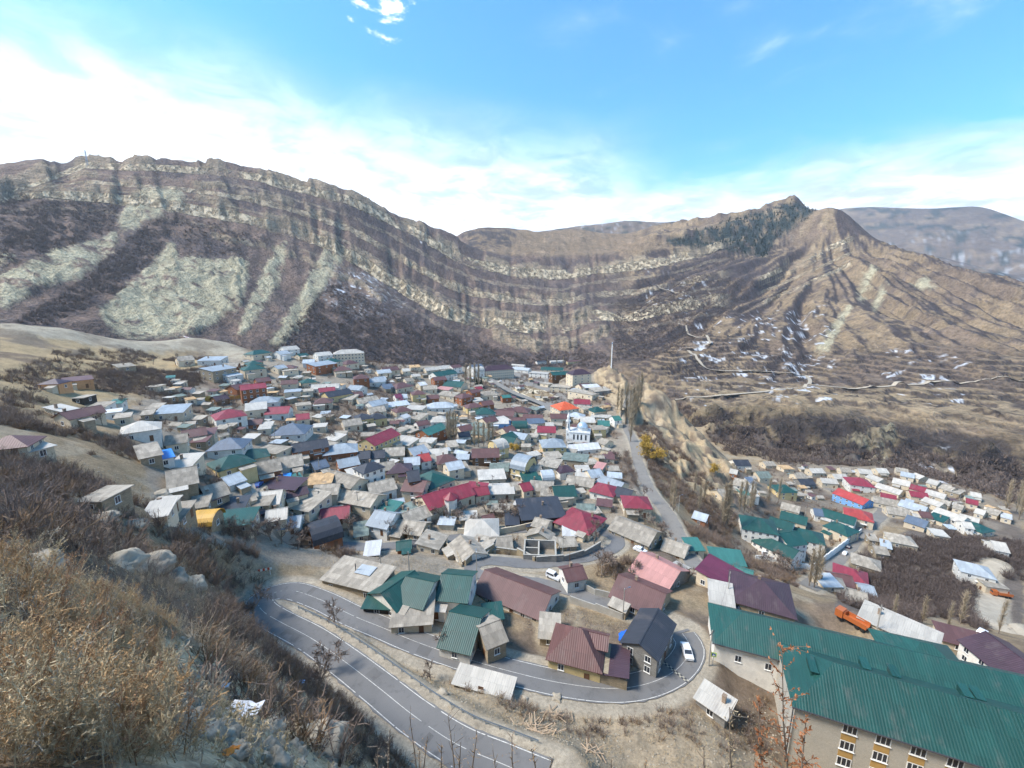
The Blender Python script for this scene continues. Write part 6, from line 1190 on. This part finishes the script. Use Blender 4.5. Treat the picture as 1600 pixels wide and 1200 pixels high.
for i, j in ((0, 2), (0, 24), (2, 5), (4, 7), (5, 6), (6, 8), (4, 3), (12, 13), (13, 14), (14, 15), (16, 17), (17, 18), (12, 16)):
    wire(POLES[i], POLES[j], .8, 'thin black cable from the %s to the %s' % (bpy.data.objects['utility_pole'].get('x', '') or ['roofless-building pole','kerb pole','fence street lamp','tan-roof pole','wine-red-roof pole','bend-tip lamp','hairpin-house pole','junction pole','weathered-roof pole','','','','barrel-house pole','turret-house pole','orchard pole','grey-row pole','climbing-lane pole','slate-blue-roof pole','crimson-house pole','','','','','','upper-street pole'][i], ['roofless-building pole','kerb pole','fence street lamp','tan-roof pole','wine-red-roof pole','bend-tip lamp','hairpin-house pole','junction pole','weathered-roof pole','','','','barrel-house pole','turret-house pole','orchard pole','grey-row pole','climbing-lane pole','slate-blue-roof pole','crimson-house pole','','','','','','upper-street pole'][j]))
# signs, mast, board on the hump
p = onplane(1107, 1038, -71.4); e = empty('crossing_sign', (p.x+.6, p.y-.4, p.z+ZC), -.25); tag(e, 'yellow-green square pedestrian crossing sign at the junction', 'sign'); mat_plain('sign_lime', (.45,.62,.08), .5); mat_plain('sign_blue', (.03,.12,.4), .5)
b = MB(); b.tube([(0, 0, -.5), (0, 0, 3.2)], .05, 6); b.build('post', ['galvanised'], e); b = MB(); b.box(-.5, .5, -.09, -.05, 2.2, 3.2); b.build('board', ['sign_lime'], e); b = MB(); b.box(-.32, .32, -.11, -.093, 2.38, 3.02); q = b.build('blue_panel', ['sign_blue'], e); b = MB(); b.quad([(-.24, -.116, 2.44), (.24, -.116, 2.44), (0, -.116, 2.94)]); b.build('white_triangle', ['frame_white'], q)
p = at(415, 897, 0, 60); e = empty('road_barrier', (p.x, p.y, p.z+ZC), .35); tag(e, 'red and white striped barrier board behind the hairpin bend', 'barrier'); mat_plain('barrier_red', (.55,.08,.03), .5)
for x_ in (-1.0, 1.0): b = MB(); b.tube([(x_, 0, -.4), (x_, 0, 1.5)], .06, 5); b.build('leg', ['frame_white'], e)
for k in range(6): b = MB(); b.box(-1.5+k*.5, -1.0+k*.5, -.1, -.06, 1.0, 1.6); b.build('stripe', ['barrier_red' if k % 2 == 0 else 'frame_white'], e)
p = at(955, 574, 0, 200); e = empty('mast', (p.x, p.y, p.z+ZC)); tag(e, 'tall white mast on the rocky point beyond the square', 'mast'); b = MB(); b.tube([(0, 0, -1), (0, 0, 24)], [.6, .38], 10); b.build('shaft', ['mosque_white'], e); b = MB(); b.lathe([(.7, 24), (.8, 24.6), (.5, 25.4), (.05, 26)], 10); b.build('cap', ['galvanised'], e)
p = at(137, 258, 0, 900); e = empty('antenna_mast', (p.x, p.y, p.z+ZC)); tag(e, 'thin lattice antenna mast on the mountain top', 'antenna')
for (dx_, dy_) in ((-2, -2), (2, -2), (0, 2.4)): b = MB(); b.tube([(dx_, dy_, -3), (dx_*.2, dy_*.2, 38)], .45, 4); b.build('leg', ['galvanised'], e)
b = MB(); [b.box(-2*(1-k/9*.8), 2*(1-k/9*.8), -.3, .3, k*4, k*4+.6) for k in range(9)]; b.build('bracing', ['galvanised'], e)
p = at(291, 527, 0, 200); e = empty('banner_board', (p.x, p.y, p.z+.6+ZC), -.5); e.rotation_euler = (R_(-12), R_(8), -.6); tag(e, 'white banner with pink lettering stripes lying on the pale hump', 'banner'); b = MB(); b.box(-6, 6, -2.8, 2.8, 0, .15); b.build('sheet', ['mosque_white'], e); mat_plain('banner_pink', (.5,.15,.2), .7); b = MB(); b.box(-4.5, 4.5, -.6, .8, .153, .18); b.build('stripe', ['banner_pink'], e)
# ---------------------------------------------------------------- rocks and odds and ends by the road
mat_plain('rock_pale', (.31,.27,.21), .95, 0, .3, .9, .8, .12, stain=((.22,.19,.15), .7, .55))
def rock_mesh(seed, flat=.7):
    r = random.Random(seed); bm = bmesh.new(); bmesh.ops.create_icosphere(bm, subdivisions=4, radius=1); o = Vector((r.random()*50, r.random()*50, r.random()*50)); from mathutils import noise as mn
    pl = [Vector((r.gauss(0, 1), r.gauss(0, 1), r.gauss(0, 1))).normalized() for _ in range(14)]
    for v in bm.verts:
        d = v.co.normalized(); k = min([1.0]+[.76/max(d.dot(q), .01) for q in pl if d.dot(q) > .3]); k *= 1+.26*mn.noise(d*1.6+o)+.13*mn.noise(d*4+o)+.08*mn.noise(d*9+o)+.05*mn.noise(d*20+o); v.co = d*k; v.co.z *= flat
    me = bpy.data.meshes.new('rock'); bm.to_mesh(me); bm.free(); me.materials.append(MATS['rock_pale']); me.polygons.foreach_set('use_smooth', [True]*len(me.polygons)); return me
RK = [rock_mesh(k, .6+.1*(k % 4)) for k in range(6)]
for k, (x, y, s_, lb) in enumerate(((230,882,2.6,'large pointed pale boulder in the scrub above the hairpin'),(265,905,1.6,'pale boulder at the foot of the pointed boulder'),(190,880,1.8,'low pale boulder half sunk in the scrub'),(300,915,1.5,'grey boulder close above the hairpin bank'),(60,880,1.4,'pale boulder rising behind the tan weeds'),(495,1160,1.2,'big cream rock on the near cliff edge'),(470,1120,.8,'grey rock behind the cream cliff rock'),(690,1083,.9,'pale stone on the bank below the guardrail'),(965,1046,.7,'single stone by the foot of the rubble wall'),(705,1105,.6,'small stone between the two road legs'),
        (250,772,3.0,'rounded pale rock in the middle of the scrub slope'),(160,812,2.4,'weathered rock on the scrub slope'),(205,820,2.0,'rock beside the ruined stone hut'),(870,1090,1.0,'pale boulder under the timber lean-to'),(820,1093,.8,'pale boulder beside the road shed'),(340,1010,.6,'stone under the twig bushes'),(420,1140,.5,'cream stone near the litter'))):
    p = at(x, y, 0, 30 if y < 930 else (34 if x > 600 else 11)); e = put('boulder', RK[k % 6], None, (p.x, p.y, p.z-s_*.12+ZC), vr.uniform(0, 6)); e.scale = (s_*vr.uniform(.9, 1.3), s_, s_*vr.uniform(.7, 1)); tag(e, lb, 'boulder')
stz = zn([(200,1000),(330,990),(440,1060),(560,1200),(180,1200)], 5, 60)*3/np.maximum(D2, 6)+zn([(560,1000),(700,1060),(900,1110),(1220,1110),(1220,1200),(700,1200),(640,1100)], 34, 95)*.05+zn([(0,680),(250,760),(420,900),(380,1000),(200,900),(0,860)], 20, 160)*.02+zn([(440,940),(560,1000),(700,1100),(560,1020)], 40, 120)*.05
scatter('loose_stones', pick(stz, 3800), RK, .03, .22, 'loose pale stones and rubble on the slopes and road banks', 'stones', .5)
mat_plain('plank', (.38,.28,.19), .85, 0, .25, 3)
def planks(px, py, n, spread, label, lmax=3.5):
    p = at(px, py, 0, 34); e = empty('plank_pile', (p.x, p.y, p.z+ZC)); tag(e, label, 'timber pile')
    for k in range(n):
        x_, y_ = vr.gauss(0, spread), vr.gauss(0, spread*.6); b = MB(); l_ = vr.uniform(1.4, lmax); b.box(-l_/2, l_/2, -.07, .07, -.03, .03); o = b.build('plank', ['plank'], e, loc=(x_, y_, ground(p.x+x_, p.y+y_)-p.z+.1+vr.random()*.4)); o.rotation_euler = (vr.gauss(0, .1), vr.gauss(0, .12), vr.uniform(0, 3.1))
planks(845, 1142, 34, 1.9, 'heap of scattered old planks on the bank between the roads'); planks(868, 1120, 18, 1.0, 'smaller grey heap of broken boards above the plank heap', 1.8); planks(920, 1172, 10, 1.0, 'few loose poles near the guardrail end'); planks(495, 1075, 5, .6, 'two or three weathered poles beside the road verge', 4)
p = onplane(980, 1000, -71); b = MB(); 
rngT = random.Random(3); b.lathe([(1.9, 0), (1.7, .7), (1.1, 1.5), (.35, 2.0), (.01, 2.1)], 12); b.v = [(x_*(1+rngT.uniform(-.15, .15)), y_*(1+rngT.uniform(-.15, .15)), z_*(1+rngT.uniform(-.1, .1))) for x_, y_, z_ in b.v]; mat_plain('tarp_blue', (.015,.11,.5), .45, 0, .15, 1.5, .3); tag(b.build('tarpaulin', ['tarp_blue'], None, False, (p.x, p.y, p.z+ZC)), 'bright blue tarpaulin heap beside the charcoal-roofed house', 'tarpaulin')
def rag(px, py, s_, mat, label, dmin=4):
    p = at(px, py, 0, dmin); b = MB(); n = 6; r = random.Random(px)
    for i in range(n+1):
        for j in range(n+1): b.v.append(((i/n-.5)*s_*1.6+r.gauss(0, .05)*s_, (j/n-.5)*s_+r.gauss(0, .05)*s_, .06*s_+abs(r.gauss(0, .12))*s_))
    for i in range(n):
        for j in range(n):
            if r.random() < .9: b.f.append((i*(n+1)+j, (i+1)*(n+1)+j, (i+1)*(n+1)+j+1, i*(n+1)+j+1)); b.m.append(0)
    o = b.build('litter_sheet', [mat], None, True, (p.x, p.y, p.z+.03+ZC)); o.rotation_euler = (-.35, .1, .3); tag(o, label, 'litter')
mat_plain('plastic_white', (.62,.62,.64), .5); rag(372, 1120, .75, 'plastic_white', 'crumpled white plastic sheet on the near slope'); mat_plain('plastic_blue', (.2,.3,.45), .5); rag(467, 1068, .8, 'plastic_blue', 'pale blue plastic rag by the roadside bushes', 14); rag(346, 1075, .35, 'plastic_white', 'small torn white bag above the white sheet'); mat_plain('plastic_orange', (.6,.2,.02), .5); rag(354, 1182, .16, 'plastic_orange', 'tiny orange wrapper on the cream soil')
# ---------------------------------------------------------------- dry stalks close to the eye
def stalk(px, pyb, pyt, D, mat, label, leaf=.035, nl=70, name='dry_stalk', lean=0, side=14):
    a, t = bearing(px, pyt); top = Vector((math.sin(a)*D, math.cos(a)*D, t*D)); a2, t2 = bearing(px+lean, pyb); bot = Vector((math.sin(a2)*D*.99, math.cos(a2)*D*.99, t2*D*.99)); bot.z = min(bot.z, top.z-.3)
    g = ground(bot.x, bot.y); bot2 = Vector((bot.x, bot.y, g-.1)); e = empty(name, (bot2.x, bot2.y, bot2.z+ZC)); tag(e, label, 'dry plant')
    P = [Vector((0, 0, 0)), (bot-bot2)*.5, bot-bot2, (bot-bot2).lerp(top-bot2, .5)+rv(.03), top-bot2]; b = MB(); b.tube(P, [.03, .024, .018, .012, .005], 5, cap=False)
    lv = MB()
    for k in range(side):
        f = vr.uniform(0, 1); p = P[2].lerp(P[3], f*2) if f < .5 else P[3].lerp(P[4], f*2-1); d = (Vector((vr.gauss(0, 1), vr.gauss(0, 1), .9))).normalized(); q, dd = strip(b, p, d, vr.uniform(.08, .35)*(top-bot).length*.6, .014, .005, .5, 2)
        for _ in range(max(1, nl//side)): c = q[0].lerp(q[2], vr.random()); strip(lv, c, (dd+rv(.8)).normalized(), leaf*vr.uniform(.6, 1.5), leaf*.55, leaf*.2, .8, 2)
    b.build('stem', ['bark_grey'], e); lv.build('dry_leaves', [mat], e)
stalk(1222, 1240, 1010, 7.5, 'leaf_rust', 'tall rust-leaved dry branch standing before the green-roofed hospital', .055, 380, 'dry_branch', 12, 44); stalk(1185, 1230, 1090, 7.0, 'leaf_rust', 'lower rust-leaved dry branch below the tall one', .055, 260, 'dry_branch', 8, 30); stalk(1260, 1250, 1120, 6.5, 'leaf_rust', 'short rust-leaved branch against the pale hospital wall', .055, 220, 'dry_branch', -8, 26)
stalk(1140, 1240, 1105, 6, 'weed_straw', 'pale seed-headed stalk under the sheet-roofed hut', .03, 110, 'dry_stalk', 5, 22); stalk(1100, 1235, 1165, 5.5, 'weed_straw', 'short pale stalk at the lower edge of the view', .03, 70, 'dry_stalk', 5, 16)
for k, (x, yt) in enumerate(((610,1140),(640,1120),(668,1150),(700,1118),(720,1160),(745,1150),(770,1172),(800,1150),(830,1170),(865,1182),(690,1165),(655,1172),(590,1165),(1010,1185),(955,1188))):
    stalk(x, 1235, yt, 5.5+vr.random()*2, 'weed_tan' if k % 3 else 'weed_grey', ['thin','bushy','forked','feathery','drooping'][k % 5]+' dry weed stalk, '+['first','second','third'][k//5]+' of its shape from the cliff rock along the lower edge', .022, 90, 'dry_stalk', vr.uniform(-15, 15), 20)
# ---------------------------------------------------------------- air
b = MB(); b.box(-14000, 14000, -400, 13500, ZC-700, ZC+2200); hz_ = b.build('haze', []); hz_.display_type = 'WIRE'; tag(hz_, 'thin pale blue air haze over the valley', 'haze', kind='stuff')
m = bpy.data.materials.new('air'); m.use_nodes = True; t = m.node_tree; t.nodes.remove(t.nodes['Principled BSDF']); v = t.nodes.new('ShaderNodeVolumePrincipled'); v.inputs['Density'].default_value = 5e-5; v.inputs['Color'].default_value = (.74, .86, 1, 1); v.inputs['Anisotropy'].default_value = .2; t.links.new(v.outputs[0], t.nodes['Material Output'].inputs['Volume']); hz_.data.materials.append(m)
# ---------------------------------------------------------------- which one is it: a label for every house, shed and tree
LM_ = [('the white mosque',905,680),('the town square',840,606),('the orange-tiled hall',885,628),('the white rim hall',545,548),('the turreted crimson house',690,765),('the roofless building',850,855),('the hairpin bend',430,935),('the green-roofed school',1225,830),('the blue building',1330,771),
       ('the green hospital',1300,1020),('the yellow board fence',340,625),('the three-storey white house',575,722),('the long crimson gable',592,677),('the hump banner',290,527),('the spur road',1000,700),('the dark thicket',1450,900),('the three-storey brick house',395,598),('the climbing lane',400,770),
       ('the dusty lower bend',1550,940),('the village poplar clump',706,670),('the four-storey block',777,575),('the charcoal barrel roof',506,805),('the street bend',745,885),('the junction',1070,1010),('the willows',1015,705),('the big slate-blue roof',455,662),('the peach hillside house',110,600),('the rocky mast point',955,570),('the lower-village crimson hall',1345,747),('the scrub slope',230,800),('the bare orchard',800,795),('the pale gully face',1350,700)]
ORD = ['', 'second', 'third', 'fourth', 'fifth', 'sixth', 'seventh', 'eighth', 'ninth', 'tenth', 'eleventh', 'twelfth', 'thirteenth', 'fourteenth', 'fifteenth', 'sixteenth']
def where(px, py):
    n, x, y = min(LM_, key=lambda q: math.hypot(q[1]-px, (q[2]-py)*1.6)); dx_, dy_ = px-x, (py-y)*1.6
    rel = 'beside' if abs(dx_) > 1.6*abs(dy_) else ('in front of' if dy_ > 0 else 'behind'); return rel, n, math.hypot(dx_, dy_)
FORM = dict(g='gable roof', h='hip roof', s='lean-to roof', f='flat roof', b='barrel roof')
def number(items):
    by = {}
    for o, lab, d in items: by.setdefault(lab, []).append((d, o))
    for lab, v in by.items():
        v.sort(key=lambda q: q[0])
        for k, (d, o) in enumerate(v): o['label'] = lab if len(v) == 1 else lab+', '+(('first' if k == 0 else (ORD[k] if k < 16 else 'outermost'))+' outward')
it = []
for e, px, py, rk, form, wk, L_, W_, H_, D, lab, cat in HOUSES:
    e['category'] = cat; e['group'] = ('sheds' if cat == 'shed' else 'houses')+(' of the lower village' if px > 1110 and D > 190 else ' of the hillside village')
    if lab: e['label'] = lab; continue
    rel, n, d = where(px, py); sz = 'long ' if L_ > 19 else ''
    it.append((e, '%s%s %s with %s %s %s %s' % (sz, WALLC[wk][1], e.name.split('.')[0], ROOFC[rk][1], FORM[form], rel, n), d))
for e, px, py, nm in TREES:
    rel, n, d = where(px, py); e['category'] = 'tree'; e['group'] = {'bare_tree': 'bare trees', 'poplar_tree': 'leafless poplars', 'willow_tree': 'yellow willows', 'conifer_tree': 'conifers'}[nm]
    it.append((e, {'bare_tree': 'bare spreading tree', 'poplar_tree': 'tall leafless poplar', 'willow_tree': 'yellow-leaved tree', 'conifer_tree': 'dark green conifer'}[nm]+' %s %s' % (rel, n), d))
number(it)
